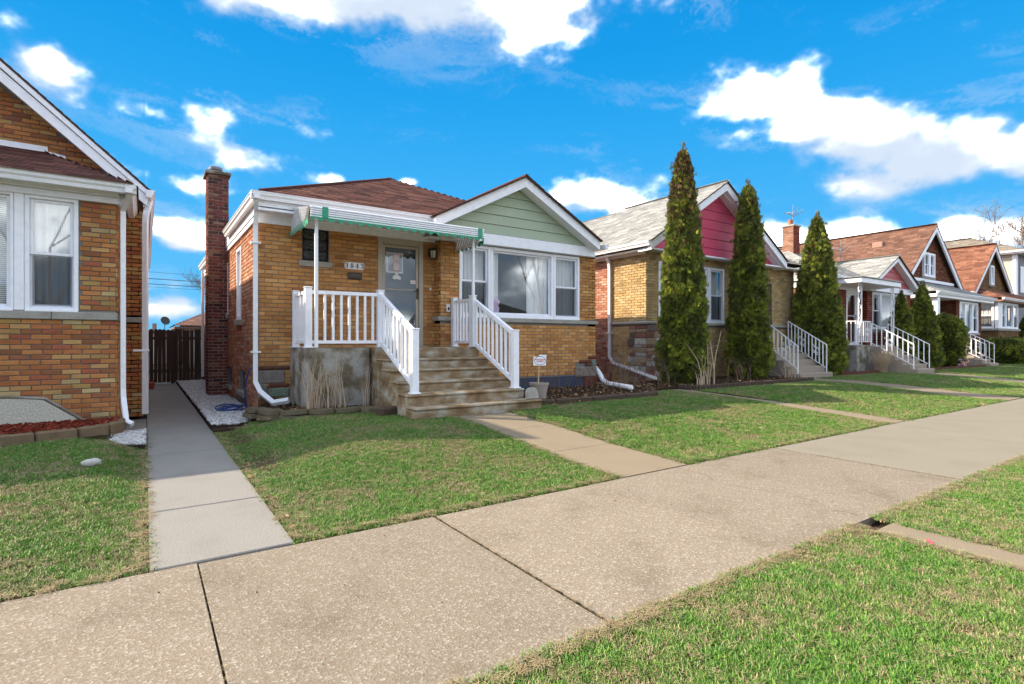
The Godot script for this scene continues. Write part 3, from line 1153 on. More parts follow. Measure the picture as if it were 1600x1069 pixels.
func grass_on(x0: float, x1: float, z0: float, z1: float, per_m2: float, size: float, tuft: ArrayMesh, called := "grass", ragged := 0.05) -> void:
	var buf := PackedFloat32Array()
	var flat := PackedFloat32Array()
	var n := int((x1 - x0) * (z1 - z0) * per_m2)
	for i in n:
		var x := rng.randf_range(x0 - ragged, x1 + ragged)
		var z := rng.randf_range(z0 - ragged, z1 + ragged)
		var over_edge := maxf(maxf(x0 - x, x - x1), maxf(z0 - z, z - z1))
		if over_edge > 0.0 and rng.randf() < 0.45 + 0.5 * rough.get_noise_2d(x * 9.0, z * 9.0):
			continue
		var out := false
		for o in bare:
			if Geometry2D.is_point_in_polygon(Vector2(x, z), o):
				out = true
				break
		if out:
			continue
		var a := patch.get_noise_2d(x * 1.5, z * 1.5)
		var f := patch.get_noise_2d(x * 6.0 + 40.0, z * 6.0)
		var dry := clampf(0.21 + 0.8 * a + 0.65 * f, 0.0, 1.0)
		var edge := minf(minf(absf(x - x0), absf(x1 - x)), minf(absf(z - z0), absf(z1 - z)))
		if size < 0.06 and (rng.randf() < 0.012 + 0.07 * smoothstep(0.4, 0.9, dry) or edge < 0.05 and rng.randf() < 0.22):
			var ss := size * rng.randf_range(0.55, 1.0)
			var sw := rng.randf() * TAU
			var sk := Color(0.42, 0.32, 0.18).lerp(Color(0.20, 0.13, 0.075), rng.randf())
			flat.append_array(PackedFloat32Array([cos(sw) * ss, 0.0, sin(sw) * ss, x, 0.0, ss * 0.5, 0.0, ground_y(x, z) + rng.randf() * 0.014, -sin(sw) * ss, 0.0, cos(sw) * ss, z, sk.r, sk.g, sk.b, 1.0]))
			continue
		var s := size * rng.randf_range(0.65, 1.25) * (1.0 - 0.35 * dry)
		var k: Color
		if rng.randf() < 0.12 + 0.55 * dry:
			var q := rng.randf()
			k = Color(0.42, 0.34, 0.19).lerp(Color(0.23, 0.17, 0.09), q)
		else:
			var q := rng.randf()
			k = Color(0.055, 0.165, 0.014).lerp(Color(0.18, 0.33, 0.035), q * q)
			k = k.lerp(Color(0.24, 0.25, 0.08), dry * 0.45)
		if called == "joint_weeds":
			k = Color(0.06, 0.045, 0.028).lerp(Color(0.075, 0.085, 0.025), rng.randf())
		var w := rng.randf() * TAU
		var c := cos(w) * s
		var d := sin(w) * s
		var h := s * rng.randf_range(0.7, 1.0)
		buf.append_array(PackedFloat32Array([c, 0.0, d, x, 0.0, h, 0.0, ground_y(x, z) - 0.014, -d, 0.0, c, z, k.r, k.g, k.b, 1.0]))
	many(self, called, tuft, M.grass, buf)
	if flat.size():
		many(self, "dead_grass", straw, M.grass, flat)


var straw: ArrayMesh


func straw_mesh() -> ArrayMesh:  # a few dead blades lying about
	var r := RandomNumberGenerator.new()
	r.seed = 9
	var b := MB.new()
	for k in 6:
		var w := r.randf() * TAU
		var d := Vector3(cos(w), 0, sin(w)) * r.randf_range(0.4, 0.9)
		var s := Vector3(-sin(w), 0, cos(w)) * 0.035
		var o := Vector3(r.randf_range(-0.7, 0.7), r.randf_range(-0.1, 0.35), r.randf_range(-0.7, 0.7))
		b.quad(o - d - s, o - d + s, o + s + Vector3(0, 0.2, 0), o - s + Vector3(0, 0.2, 0))
		b.quad(o - s + Vector3(0, 0.2, 0), o + s + Vector3(0, 0.2, 0), o + d + s * 0.3, o + d - s * 0.3)
	return b.mesh()


func build_grass() -> void:
	straw = straw_mesh()
	var near := tuft_mesh(8, 0.55, 1)
	var mid := tuft_mesh(8, 0.9, 2)
	var far := tuft_mesh(9, 1.2, 3)
	for x in [0.252, 1.767, 3.282, 4.797, 6.312]:  # weeds and litter in the joints
		var open: bool = x in [1.767, 6.312]
		grass_on(x - (0.019 if open else 0.004), x + 0.004, -3.6, -1.77, 16000 if open else 6000, 0.017, near, "joint_weeds", 0.004)
	grass_on(-3.5, 0.6, -1.74, 0.6, 3600, 0.042, near)
	grass_on(-8.5, -4.2, -8.3, -3.66, 700, 0.07, far)
	grass_on(0.6, 4.075, -0.35, 0.7, 3600, 0.042, near)
	grass_on(0.6, 4.075, -1.74, -0.35, 9500, 0.036, near)
	grass_on(4.425, 9.0, -1.74, 0.4, 6500, 0.038, near)
	grass_on(9.0, 30.0, -1.72, 0.8, 320, 0.075, far)
	grass_on(0.82, 3.74, -8.8, -3.66, 5200, 0.038, near)
	grass_on(-4.2, 0.0, -8.3, -3.66, 4300, 0.040, near)
	grass_on(4.72, 9.78, -8.2, -3.66, 2600, 0.045, mid)
	grass_on(10.26, 15.5, -7.7, -3.66, 1150, 0.056, mid)
	grass_on(16.8, 21.86, -8.9, -3.66, 560, 0.068, far)
	grass_on(23.25, 30.95, -9.2, -3.66, 380, 0.08, far)
	grass_on(32.2, 43.3, -9.2, -3.66, 220, 0.10, far)
	grass_on(44.5, 70.0, -10.0, -3.66, 110, 0.14, far)


# ---------------------------------------------------------------- the bungalow with the front gable over its picture window, and its twin two doors on
const GOLD := [4, Color(0.71, 0.355, 0.13), 3, Color(0.66, 0.31, 0.105), 2, Color(0.76, 0.415, 0.165), 1, Color(0.58, 0.245, 0.085)]
const COMMON := [4, Color(0.58, 0.27, 0.165), 3, Color(0.64, 0.34, 0.22), 2, Color(0.49, 0.20, 0.12), 1, Color(0.66, 0.42, 0.29)]
const CHIMNEY := [4, Color(0.29, 0.095, 0.075), 3, Color(0.21, 0.075, 0.065), 1, Color(0.38, 0.21, 0.14), 1, Color(0.12, 0.06, 0.055)]
const RED := [4, Color(0.30, 0.065, 0.04), 3, Color(0.23, 0.05, 0.035), 1, Color(0.36, 0.11, 0.07)]
const BROWN_ROOF := [4, Color(0.165, 0.072, 0.058), 3, Color(0.125, 0.055, 0.047), 2, Color(0.21, 0.10, 0.08), 1, Color(0.085, 0.045, 0.04)]
const GREY_ROOF := [4, Color(0.35, 0.35, 0.34), 3, Color(0.30, 0.30, 0.295), 1, Color(0.41, 0.41, 0.39)]
const MIX := [7, Color(0.74, 0.32, 0.12), 4, Color(0.64, 0.24, 0.095), 3, Color(0.74, 0.43, 0.175), 2, Color(0.48, 0.195, 0.095), 0.6, Color(0.62, 0.395, 0.14), 1, Color(0.78, 0.57, 0.29), 0.8, Color(0.62, 0.20, 0.11)]


func arched(parent: Node3D, T: Transform3D, u0: float, v0: float, u1: float, v1: float) -> void:  # a narrow window under a brick arch, its sill of stone
	window(parent, T, u0, v0, u1, v1, true, "full", 0.07, false)
	var s := MB.new()
	s.bev(Vector3(u0 - 0.07, v0 - 0.11, -0.05), Vector3(u1 + 0.07, v0 - 0.005, 0.07), 0.008)
	put(parent, "sill", s.mesh(), M.limestone, T)


func build_bungalow(dx: float, near: bool) -> void:
	var x0 := 1.56 + dx
	var root: Node3D
	if near:
		root = thing("brick_bungalow", "golden brick bungalow with brown hip roof and pale green front gable", "house", Vector3(5.25, 0.1, -14.6))
	else:
		root = thing("brick_bungalow", "red brick bungalow with grey roof and small maroon gable over its picture window", "house", Vector3(5.25 + dx, 0.1, -14.6))
	var face: Material = M.mortar if near else M.mortar_light
	var pal: Array = GOLD if near else RED
	var store := []
	var base := 0.1
	# front wall beside the bay
	var F := front(x0, base, -9.8)
	var holes := [[0.70, 2.61, 1.15, 3.19], [2.06, 1.08, 2.99, 3.18]]
	var w1 := wall(root, "front_wall", F, 3.24, 3.19, holes, face)
	bricks(store, w1, F, 3.24, 3.19, holes, pal, 0.213, 0.0705, 0.0)
	# the bay
	var G := front(x0 + 3.24, base, -9.55)
	var bay_hole := [[0.42, 1.72, 3.61, 3.17]]
	var w2 := wall(root, "bay_wall", G, 4.14, 3.19, bay_hole, face)
	bricks(store, w2, G, 4.14, 3.19, [[0.42, 1.60, 3.61, 3.2], [-1, 1.60, 5, 1.69], [-1, -1, 9, 0.40 if near else 0.2], [3.5, 0.2, 4.2, 0.66]] if near else [[0.42, 1.60, 3.61, 3.2], [-1, 1.6, 5, 1.69]], pal)
	var R := leftward(x0 + 3.24, base, -9.79)
	var w3 := wall(root, "bay_return", R, 0.235, 3.19, [], face, 0.2)
	bricks(store, w3, R, 0.24, 3.19, [[-1, 1.60, 1, 1.69]], pal, 0.213, 0.0705, 0.0)
	# side walls and back
	var S := leftward(x0, base, -19.4)
	var side_holes := [[7.15, 1.62, 7.75, 3.06], [5.22, 1.82, 5.72, 2.98], [5.62, 0.25, 6.35, 0.62], [7.45, 0.22, 8.2, 0.62]]
	var w4 := wall(root, "side_wall", S, 9.595, 3.30, side_holes if near else [], M.mortar if near else M.mortar_light)
	if near:
		bricks(store, w4, S, 9.6, 3.30, side_holes + [[6.9, 0.03, 8.4, 0.2]], COMMON, 0.213, 0.0705)
	else:
		bricks(store, w4, S, 9.6, 3.30, [], [4, Color(0.46, 0.26, 0.18), 3, Color(0.38, 0.19, 0.125), 2, Color(0.52, 0.34, 0.25)], 0.213, 0.0705)
	var RS := rightward(x0 + 7.38, base, -9.55)
	bricks(store, wall(root, "side_wall", RS, 9.85, 3.28, [], M.mortar), RS, 9.85, 3.28, [], COMMON)
	wall(root, "back_wall", backward(x0 + 7.14, base, -19.4), 6.9, 3.28, [], M.mortar)
	var ceil := MB.new()
	ceil.box(Vector3(x0 - 0.06, base + 3.31, -19.66), Vector3(x0 + 3.0, base + 3.35, -9.42))
	ceil.box(Vector3(x0 + 3.0, base + 3.20, -19.64), Vector3(x0 + 7.3, base + 3.25, -9.53))
	put(root, "soffit", ceil.mesh(), M.white)
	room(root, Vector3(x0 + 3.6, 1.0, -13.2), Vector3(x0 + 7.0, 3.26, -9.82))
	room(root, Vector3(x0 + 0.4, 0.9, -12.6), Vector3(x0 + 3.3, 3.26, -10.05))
	# roof: a hip with a small gable over the bay
	var e := 3.68
	var xl := x0 - 0.05
	var xr := x0 + 7.43
	var xc := x0 + 3.62
	var zf := -9.34
	var zb := -19.7
	var rise := 1.75
	var h1 := Vector3(xc, e + rise, zf - 3.74)
	var h2 := Vector3(xc, e + rise, zb + 3.74)
	var gx := x0 + 5.05
	var gp := 4.76
	var gz := zf - (gp - e) / (rise / 3.74)
	var faces := [
		[Vector3(xl, e, zf), Vector3(gx - 2.1, e, zf), Vector3(gx, gp, gz), h1],
		[Vector3(gx + 2.1, e, zf), Vector3(xr, e, zf), h1, Vector3(gx, gp, gz)],
		[Vector3(xl, e, zb), Vector3(xl, e, zf), h1, h2],
		[Vector3(xr, e, zf), Vector3(xr, e, zb), h2, h1],
		[Vector3(xr, e, zb), Vector3(xl, e, zb), h2],
		[Vector3(gx - 2.12, e - 0.03, zf), Vector3(gx - 2.12, e - 0.03, -9.10), Vector3(gx, gp, -9.10), Vector3(gx, gp, gz)],
		[Vector3(gx + 2.14, e - 0.06, -9.10), Vector3(gx + 2.14, e - 0.06, zf - 0.1), Vector3(gx, gp, gz), Vector3(gx, gp, -9.10)],
	]
	var top := roof(root, faces, BROWN_ROOF if near else GREY_ROOF, M.deck, 0.3 if near else 0.3, 0.13 if near else 0.14)
	var cap := MB.new()
	for s in [[Vector3(xl, e, zf), h1], [h1, h2], [Vector3(gx, gp, -9.13), Vector3(gx, gp, gz)]]:
		cap.tube([s[0] + Vector3(0, 0.008, 0), s[1] + Vector3(0, 0.008, 0)], [0.04], 6, true, 0.3)
	cap.col = Color(0.11, 0.045, 0.034) if near else Color(0.33, 0.33, 0.32)
	for k in cap.c.size():
		cap.c[k] = cap.col
	put(top, "ridge_cap", cap.mesh(), M.shingle)
	# gable front
	var gm: Material = M.green if near else M.maroon_far
	siding(root, [Vector2(gx - 1.93, 3.52), Vector2(gx + 1.98, 3.52), Vector2(gx, 4.56)], -9.44, 0.205, gm)
	var fill := MB.new()
	fill.prism(PackedVector2Array([Vector2(gx - 2.0, 3.4), Vector2(gx + 2.0, 3.4), Vector2(gx, 4.64)]), -9.56, -9.50)
	put(root, "gable_wall", fill.mesh(), gm)
	var band := MB.new()
	band.bev(Vector3(x0 + 3.20, 3.285, -9.62), Vector3(x0 + 7.24, 3.51, -9.40), 0.008)
	put(root, "frieze_band", band.mesh(), M.white)
	rake(root, Vector3(gx - 2.10, e - 0.040, 0), Vector3(gx, gp - 0.022, 0), 0.2, -9.42, -9.16, M.white)
	rake(root, Vector3(gx + 2.12, e - 0.068, 0), Vector3(gx, gp - 0.022, 0), 0.2, -9.42, -9.163, M.white)
	# frieze boards under the front eave, gutters, spouts
	for k in 2:
		var b := MB.new()
		b.hexa([Vector3(x0 - 0.02, 3.27 + k * 0.17, -9.82), Vector3(x0 + 3.26, 3.27 + k * 0.17, -9.82), Vector3(x0 + 3.26, 3.27 + k * 0.17, -9.765), Vector3(x0 - 0.02, 3.27 + k * 0.17, -9.765),
			Vector3(x0 - 0.02, 3.434 + k * 0.17, -9.82), Vector3(x0 + 3.26, 3.434 + k * 0.17, -9.82), Vector3(x0 + 3.26, 3.434 + k * 0.17, -9.778), Vector3(x0 - 0.02, 3.434 + k * 0.17, -9.778)])
		put(root, "frieze_board", b.mesh(), M.white)
	var fas := MB.new()
	fas.box(Vector3(x0 - 0.045, 3.32, -19.4), Vector3(x0 + 0.02, 3.40, -9.79))
	fas.box(Vector3(x0 - 0.058, 3.47, -19.62), Vector3(x0 - 0.02, 3.63, -9.42))
	fas.box(Vector3(x0 - 0.02, 3.47, -9.45), Vector3(x0 + 2.9, 3.63, -9.42))
	put(root, "fascia", fas.mesh(), M.white)
	gutter(root, Vector3(xl - 0.13, 3.56, -9.415), Vector3(x0 + 3.0, 3.56, -9.415), Vector3(0, 0, 1))
	gutter(root, Vector3(x0 - 0.06, 3.56, -13.15), Vector3(x0 - 0.06, 3.56, -9.30), Vector3(-1, 0, 0))
	gutter(root, Vector3(x0 - 0.06, 3.56, -19.7), Vector3(x0 - 0.06, 3.56, -14.3), Vector3(-1, 0, 0))
	gutter(root, Vector3(x0 + 7.38, 3.46, -9.2), Vector3(x0 + 7.38, 3.46, -19.6), Vector3(1, 0, 0))
	if near:
		spout(root, [Vector3(1.46, 3.58, -9.40), Vector3(1.50, 3.42, -9.60), Vector3(1.50, 3.2, -9.70), Vector3(1.50, 0.62, -9.70), Vector3(1.56, 0.46, -9.62), Vector3(1.72, 0.29, -9.40), Vector3(1.93, 0.33, -9.28)])
		for y in [1.1, 2.9]:
			put(root, "downspout_strap", boxm(Vector3(1.43, y, -9.80), Vector3(1.575, y + 0.03, -9.645)), M.white_metal)
	spout(root, [Vector3(x0 - 0.08, 3.5, -19.3), Vector3(x0 - 0.08, 0.2, -19.3)])
	# sill courses of stone
	var sl := MB.new()
	sl.bev(Vector3(x0 + 3.17, 1.70, -9.66), Vector3(x0 + 7.43, 1.785, -9.49), 0.008)
	sl.bev(Vector3(x0 + 3.19, 1.70, -9.80), Vector3(x0 + 3.26, 1.785, -9.661), 0.008)
	put(root, "sill_course", sl.mesh(), M.limestone)
	# the picture window: three lights
	var P := front(x0, 0, -9.55)
	window(root, P, 3.66, 1.80, 4.40, 3.27, true, "full", 0.06)
	var pw := window(root, P, 4.404, 1.80, 6.08, 3.27, false, "sides" if near else "full", 0.065)
	window(root, P, 6.084, 1.80, 6.86, 3.27, true, "full", 0.06)
	if near:
		paper_rabbit(pw)
	# glass-block window with its sill
	var gb := MB.new()
	gb.ring(0.69, 2.60, 1.16, 3.19, 0.022, -0.07, -0.01)
	var gw := put(root, "window", gb.mesh(), M.black, F)
	for i in 2:
		for j in 3:
			var q := MB.new()
			q.bev(Vector3(0.715 + i * 0.212, 2.625 + j * 0.184, -0.09), Vector3(0.92 + i * 0.212, 2.80 + j * 0.184, -0.025), 0.018)
			put(gw, "glass_block", q.mesh(), M.glass_block, F)
	var gs := MB.new()
	gs.bev(Vector3(0.64, 2.50, -0.05), Vector3(1.20, 2.60, 0.06), 0.008)
	put(root, "sill", gs.mesh(), M.limestone, F)
	door(root, F, near)
	# the side of the house
	if near:
		arched(root, S, 7.15, 1.62, 7.75, 3.06)
		arched(root, S, 5.22, 1.82, 5.72, 2.98)
		for q in [[5.62, 6.35], [7.45, 8.2]]:
			var b := MB.new()
			b.ring(q[0], 0.24, q[1], 0.62, 0.03, -0.10, -0.04)
			var bw := put(root, "window", b.mesh(), M.grey_metal, S)
			for i in 3:
				for j in 2:
					var u: float = q[0] + 0.035 + i * (q[1] - q[0] - 0.07) / 3.0
					var g := MB.new()
					g.bev(Vector3(u, 0.27 + j * 0.165, -0.10), Vector3(u + (q[1] - q[0] - 0.07) / 3.0 - 0.012, 0.425 + j * 0.165, -0.055), 0.012)
					put(bw, "glass_block", g.mesh(), M.glass_block, S)
			put(root, "sill", boxm(Vector3(q[0] - 0.06, 0.14, -0.05), Vector3(q[1] + 0.06, 0.235, 0.06), 0.008), M.limestone, S)
		# chimney on the side wall
		var c := MB.new()
		c.box(Vector3(1.165, 0.02, -14.26), Vector3(1.55, 5.04, -13.715))
		var ch := put(root, "chimney", c.mesh(), M.mortar_light)
		var cs := []
		var CF := front(1.155, 0.03, -13.71)
		bricks(cs, ch, CF, 0.40, 5.0, [], CHIMNEY, 0.208, 0.0705, 0.0, null, 0.016)
		bricks(cs, ch, leftward(1.16, 0.03, -14.26), 0.55, 5.0, [], CHIMNEY, 0.208, 0.0705, 0.0, null, 0.016)
		bricks(cs, ch, rightward(1.555, 3.8, -13.71), 0.55, 1.23, [], CHIMNEY, 0.208, 0.0705, 0.0, null, 0.016)
		for s in cs:
			store.append(s)
		var cap2 := MB.new()
		cap2.bev(Vector3(1.10, 5.04, -14.32), Vector3(1.61, 5.11, -13.65), 0.012)
		put(ch, "chimney_cap", cap2.mesh(), M.stoop_wall)
		var flue := MB.new()
		flue.lathe([Vector2(0.10, 5.11), Vector2(0.10, 5.20), Vector2(0.14, 5.205), Vector2(0.14, 5.26), Vector2(0.12, 5.265), Vector2(0.0, 5.27)], 14, Vector3(1.33, 0, -13.98))
		put(ch, "flue", flue.mesh(), M.grey_metal)
		# painted foundation and corner stones
		put(root, "foundation", boxm(Vector3(4.82, 0.0, -9.60), Vector3(8.93, 0.495, -9.535)), M.navy)
		var grey_stone := Color(0.36, 0.345, 0.31)
		var red_stone := Color(0.24, 0.105, 0.075)
		for s in [[1.555, 0.58, 1.97, 0.80, 0], [1.555, 0.34, 1.70, 0.57, 0], [1.71, 0.34, 2.05, 0.50, 0], [1.71, 0.51, 2.05, 0.575, 1], [1.555, 0.81, 2.06, 0.87, 1], [1.555, 0.2, 1.85, 0.335, 1]]:
			corner_stone(root, s, -9.80, grey_stone if s[4] == 0 else red_stone)
		for s in [[8.27, 0.46, 8.95, 0.70, 0], [8.60, 0.705, 8.80, 0.775, 1], [8.81, 0.705, 8.95, 0.86, 0], [8.42, 0.78, 8.80, 0.86, 1], [8.70, 0.87, 8.95, 0.95, 1], [8.55, 0.2, 8.95, 0.455, 1]]:
			corner_stone(root, s, -9.55, grey_stone if s[4] == 0 else red_stone)
	else:
		var c := MB.new()
		var cx := 23.35
		c.box(Vector3(cx, 4.6, -12.95), Vector3(cx + 0.52, 6.35, -12.45))
		var ch := put(root, "chimney", c.mesh(), M.mortar_light)
		bricks(store, ch, front(cx, 4.6, -12.45), 0.52, 1.75, [], RED, 0.208, 0.0705)
		bricks(store, ch, leftward(cx, 4.6, -12.95), 0.5, 1.75, [], [1, Color(0.45, 0.24, 0.16), 1, Color(0.38, 0.18, 0.12)], 0.208, 0.0705)
		put(ch, "chimney_cap", boxm(Vector3(cx - 0.05, 6.35, -13.0), Vector3(cx + 0.57, 6.42, -12.4), 0.012), M.limestone)
		var flue := MB.new()
		flue.lathe([Vector2(0.09, 6.42), Vector2(0.09, 6.68), Vector2(0.0, 6.68)], 10, Vector3(cx + 0.2, 0, -12.7))
		put(ch, "flue", flue.mesh(), mat(Color(0.36, 0.15, 0.09), 0.9))
	var hide := [AABB(Vector3(2.05, 0, -9.9), Vector3(3.1, 1.15, 0.3))]
	lay(root, store, (GOLD + COMMON + CHIMNEY) if near else RED, M.brick, 300 if near else 0, hide)


func corner_stone(root: Node3D, s: Array, z: float, k: Color) -> void:
	var b := MB.new()
	b.col = Color(k.r * rng.randf_range(0.85, 1.15), k.g * rng.randf_range(0.85, 1.1), k.b * rng.randf_range(0.85, 1.1))
	b.bev(Vector3(s[0], s[1], z - 0.05), Vector3(s[2], s[3], z + rng.randf_range(0.035, 0.06)), 0.02)
	put(root, "corner_stone", b.mesh(), M.rockface)


func door(root: Node3D, F: Transform3D, near: bool) -> void:
	var b := MB.new()
	var m: Material = M.beige_metal if near else M.white
	b.bev(Vector3(2.06, 1.10, -0.10), Vector3(2.15, 3.18, 0.02), 0.008)
	b.bev(Vector3(2.90, 1.10, -0.10), Vector3(2.99, 3.18, 0.02), 0.008)
	b.bev(Vector3(2.15, 3.05, -0.10), Vector3(2.90, 3.18, 0.02), 0.008)
	b.bev(Vector3(2.0, 1.055, -0.12), Vector3(3.05, 1.10, 0.09), 0.008)
	var d := put(root, "door", b.mesh(), m, F)
	var s := MB.new()
	s.ring(2.154, 1.105, 2.896, 3.046, 0.055, -0.045, -0.01)
	put(d, "storm_door", s.mesh(), m, F)
	put(d, "cross_bar", boxm(Vector3(2.209, 2.18, -0.04), Vector3(2.841, 2.205, -0.015), 0.004), m, F)
	for q in [[1.16, 2.18], [2.205, 2.99]]:
		var g := MB.new()
		g.quad(Vector3(2.209, q[0], -0.028), Vector3(2.841, q[0], -0.028), Vector3(2.841, q[1], -0.028), Vector3(2.209, q[1], -0.028))
		put(d, "pane", g.mesh(), M.glass, F)
	put(d, "inner_door", boxm(Vector3(2.16, 1.11, -0.17), Vector3(2.89, 3.04, -0.13), 0.005), mat(Color(0.03, 0.027, 0.022), 0.5) if near else mat(Color(0.09, 0.02, 0.02), 0.5), F)
	var h := MB.new()
	h.bev(Vector3(2.852, 2.02, -0.012), Vector3(2.882, 2.24, 0.006), 0.005)
	h.tube([Vector3(2.867, 2.19, 0.0), Vector3(2.867, 2.19, 0.05), Vector3(2.80, 2.19, 0.055)], [0.009], 8)
	put(d, "handle", h.mesh(), M.black, F)
	if not near:
		return
	# a window in the inner door, and what hangs on the glass
	var fr := MB.new()
	fr.ring(2.275, 2.52, 2.62, 2.915, 0.028, -0.128, -0.115)
	put(d, "door_light", fr.mesh(), M.vinyl, F)
	put(d, "blind", boxm(Vector3(2.304, 2.549, -0.1285), Vector3(2.591, 2.886, -0.122)), mat(Color(0.35, 0.36, 0.40), 0.6), F)
	for q in [[2.375, 2.74, 2.51, 2.865], [2.375, 2.56, 2.51, 2.71]]:
		put(d, "pink_note", boxm(Vector3(q[0], q[1], -0.026), Vector3(q[2], q[3], -0.024)), M.pink, F)
		put(d, "note_paper", boxm(Vector3(q[0] + 0.012, q[1] + 0.012, -0.0238), Vector3(q[2] - 0.012, q[3] - 0.012, -0.0225)), mat(Color(0.78, 0.66, 0.68), 0.8), F)
	put(d, "label", boxm(Vector3(2.73, 2.32, -0.026), Vector3(2.84, 2.39, -0.024)), M.paper, F)
	put(d, "label_print", boxm(Vector3(2.745, 2.345, -0.0238), Vector3(2.825, 2.368, -0.0228)), M.pink, F)
	var sil := PackedVector2Array([Vector2(2.36, 2.40), Vector2(2.41, 2.385), Vector2(2.45, 2.40), Vector2(2.49, 2.385), Vector2(2.54, 2.40), Vector2(2.52, 2.45), Vector2(2.48, 2.47), Vector2(2.475, 2.53), Vector2(2.45, 2.545), Vector2(2.42, 2.53), Vector2(2.415, 2.47), Vector2(2.375, 2.45)])
	var pm := MB.new()
	pm.prism(sil, -0.026, -0.024)
	put(d, "paper_cutout", pm.mesh(), M.paper, F)


func paper_rabbit(w: Node3D) -> void:  # a pinkish paper animal propped in the picture window
	var b := MB.new()
	b.prism(PackedVector2Array([Vector2(6.05, 1.89), Vector2(6.22, 1.89), Vector2(6.24, 2.0), Vector2(6.20, 2.06), Vector2(6.25, 2.11), Vector2(6.24, 2.17), Vector2(6.19, 2.19), Vector2(6.19, 2.25), Vector2(6.15, 2.26), Vector2(6.13, 2.19), Vector2(6.09, 2.15), Vector2(6.10, 2.06), Vector2(6.05, 2.0)]), -9.628, -9.622)
	put(w, "paper_cutout", b.mesh(), mat(Color(0.52, 0.40, 0.56), 0.8))


# ---------------------------------------------------------------- stoop, railings, awning
func build_stoop() -> void:
	var root := thing("concrete_stoop", "weathered concrete porch and six steps before the golden brick bungalow", "porch", Vector3(4.0, 0.15, -8.6))
	var b := MB.new()
	var prof := PackedVector2Array([Vector2(2.06, 9.79), Vector2(2.06, 8.80), Vector2(2.085, 8.77), Vector2(3.0, 8.77), Vector2(3.10, 8.80), Vector2(3.15, 8.87), Vector2(3.15, 9.79)])
	b.T = Transform3D(Basis(Vector3(1, 0, 0), Vector3(0, 0, -1), Vector3(0, 1, 0)), Vector3.ZERO)
	b.prism(prof, 0.05, 1.185)
	put(root, "porch_block", b.mesh(), M.stoop_wall)
	var l := MB.new()
	l.bev(Vector3(3.155, 0.05, -9.79), Vector3(5.16, 1.185, -8.645), 0.015)
	put(root, "landing", l.mesh(), M.stoop)
	var zs := [-7.02, -7.30, -7.64, -7.98, -8.31]
	for k in 5:
		var s := MB.new()
		var x0 := 3.12 + (k * 0.012 if k > 0 else 0.0)
		var x1 := 5.24 - k * 0.02 + (0.14 if k == 0 else 0.0)
		var top := 0.175 + 0.167 * (k + 1) + rng.randf_range(-0.006, 0.006)
		var zb: float = zs[k + 1] - 0.02 if k < 4 else -8.64
		s.bev(Vector3(x0, 0.05, zb), Vector3(x1, top - 0.045, zs[k]), 0.012)
		s.bev(Vector3(x0 - 0.004, top - 0.043, zb), Vector3(x1 + 0.004, top, zs[k] + 0.022), 0.016)
		put(root, "step", s.mesh(), M.stoop)


func balusters(root: Node3D, a: Vector3, b: Vector3, n: int, y0: float, y1: float) -> void:  # square balusters between two rails, y0 and y1 over the line from a to b
	for k in n:
		var p := a.lerp(b, (k + 1.0) / (n + 1.0))
		put(root, "baluster", boxm(Vector3(-0.019, y0, -0.019), Vector3(0.019, y1, 0.019), 0.003), M.vinyl, Transform3D(Basis.IDENTITY, p))


func rail(root: Node3D, called: String, a: Vector3, b: Vector3, wide: float, tall: float) -> void:
	var d := b - a
	var side := Vector3(d.x, 0, d.z).normalized().cross(Vector3.UP) * wide / 2.0
	var m := MB.new()
	var u := Vector3(0, tall, 0)
	m.hexa([a - side, a + side, b + side, b - side, a - side + u, a + side + u, b + side + u, b - side + u])
	put(root, called, m.mesh(), M.vinyl)


func post(root: Node3D, p: Vector3, h: float) -> void:
	var m := MB.new()
	m.bev(p + Vector3(-0.052, 0, -0.052), p + Vector3(0.052, h, 0.052), 0.006)
	m.bev(p + Vector3(-0.062, h, -0.062), p + Vector3(0.062, h + 0.022, 0.062), 0.008)
	m.bev(p + Vector3(-0.075, 0.001, -0.075), p + Vector3(0.075, 0.022, 0.075), 0.006)
	put(root, "post", m.mesh(), M.vinyl)


func build_railings() -> void:
	var y := 1.186
	var r := thing("porch_railing", "white vinyl railing round the left side of the porch and down its steps", "railing", Vector3(3.2, 1.1, -8.6))
	var p := [Vector3(2.13, y, -9.70), Vector3(2.13, y, -8.86), Vector3(3.28, y, -8.76), Vector3(3.28, 0.512, -7.36)]
	for q in p:
		post(r, q, 0.95)
	span(r, p[0], p[1], 7)
	span(r, p[1], p[2], 8)
	slope(r, p[2], p[3], 8)
	var s := thing("porch_railing", "white vinyl railing down the right side of the porch steps", "railing", Vector3(5.0, 1.1, -8.6))
	var q := [Vector3(5.07, y, -9.46), Vector3(5.07, y, -8.74), Vector3(5.08, 0.512, -7.36)]
	for k in q:
		post(s, k, 0.95)
	span(s, q[0], q[1], 5)
	slope(s, q[1], q[2], 9)


func span(root: Node3D, a: Vector3, b: Vector3, n: int) -> void:
	var d := (b - a).normalized() * 0.053
	rail(root, "rail", a + d + Vector3(0, 0.86, 0), b - d + Vector3(0, 0.86, 0), 0.06, 0.055)
	rail(root, "rail", a + d + Vector3(0, 0.07, 0), b - d + Vector3(0, 0.07, 0), 0.045, 0.05)
	balusters(root, a, b, n, 0.12, 0.86)


func slope(root: Node3D, a: Vector3, b: Vector3, n: int) -> void:
	var d := (b - a) * 0.036
	rail(root, "rail", a + d + Vector3(0, 0.86, 0), b - d + Vector3(0, 0.86, 0), 0.065, 0.075)
	rail(root, "rail", a + d + Vector3(0, 0.07, 0), b - d + Vector3(0, 0.07, 0), 0.05, 0.07)
	balusters(root, a + Vector3(0, 0.005, 0), b + Vector3(0, 0.005, 0), n, 0.14, 0.865)


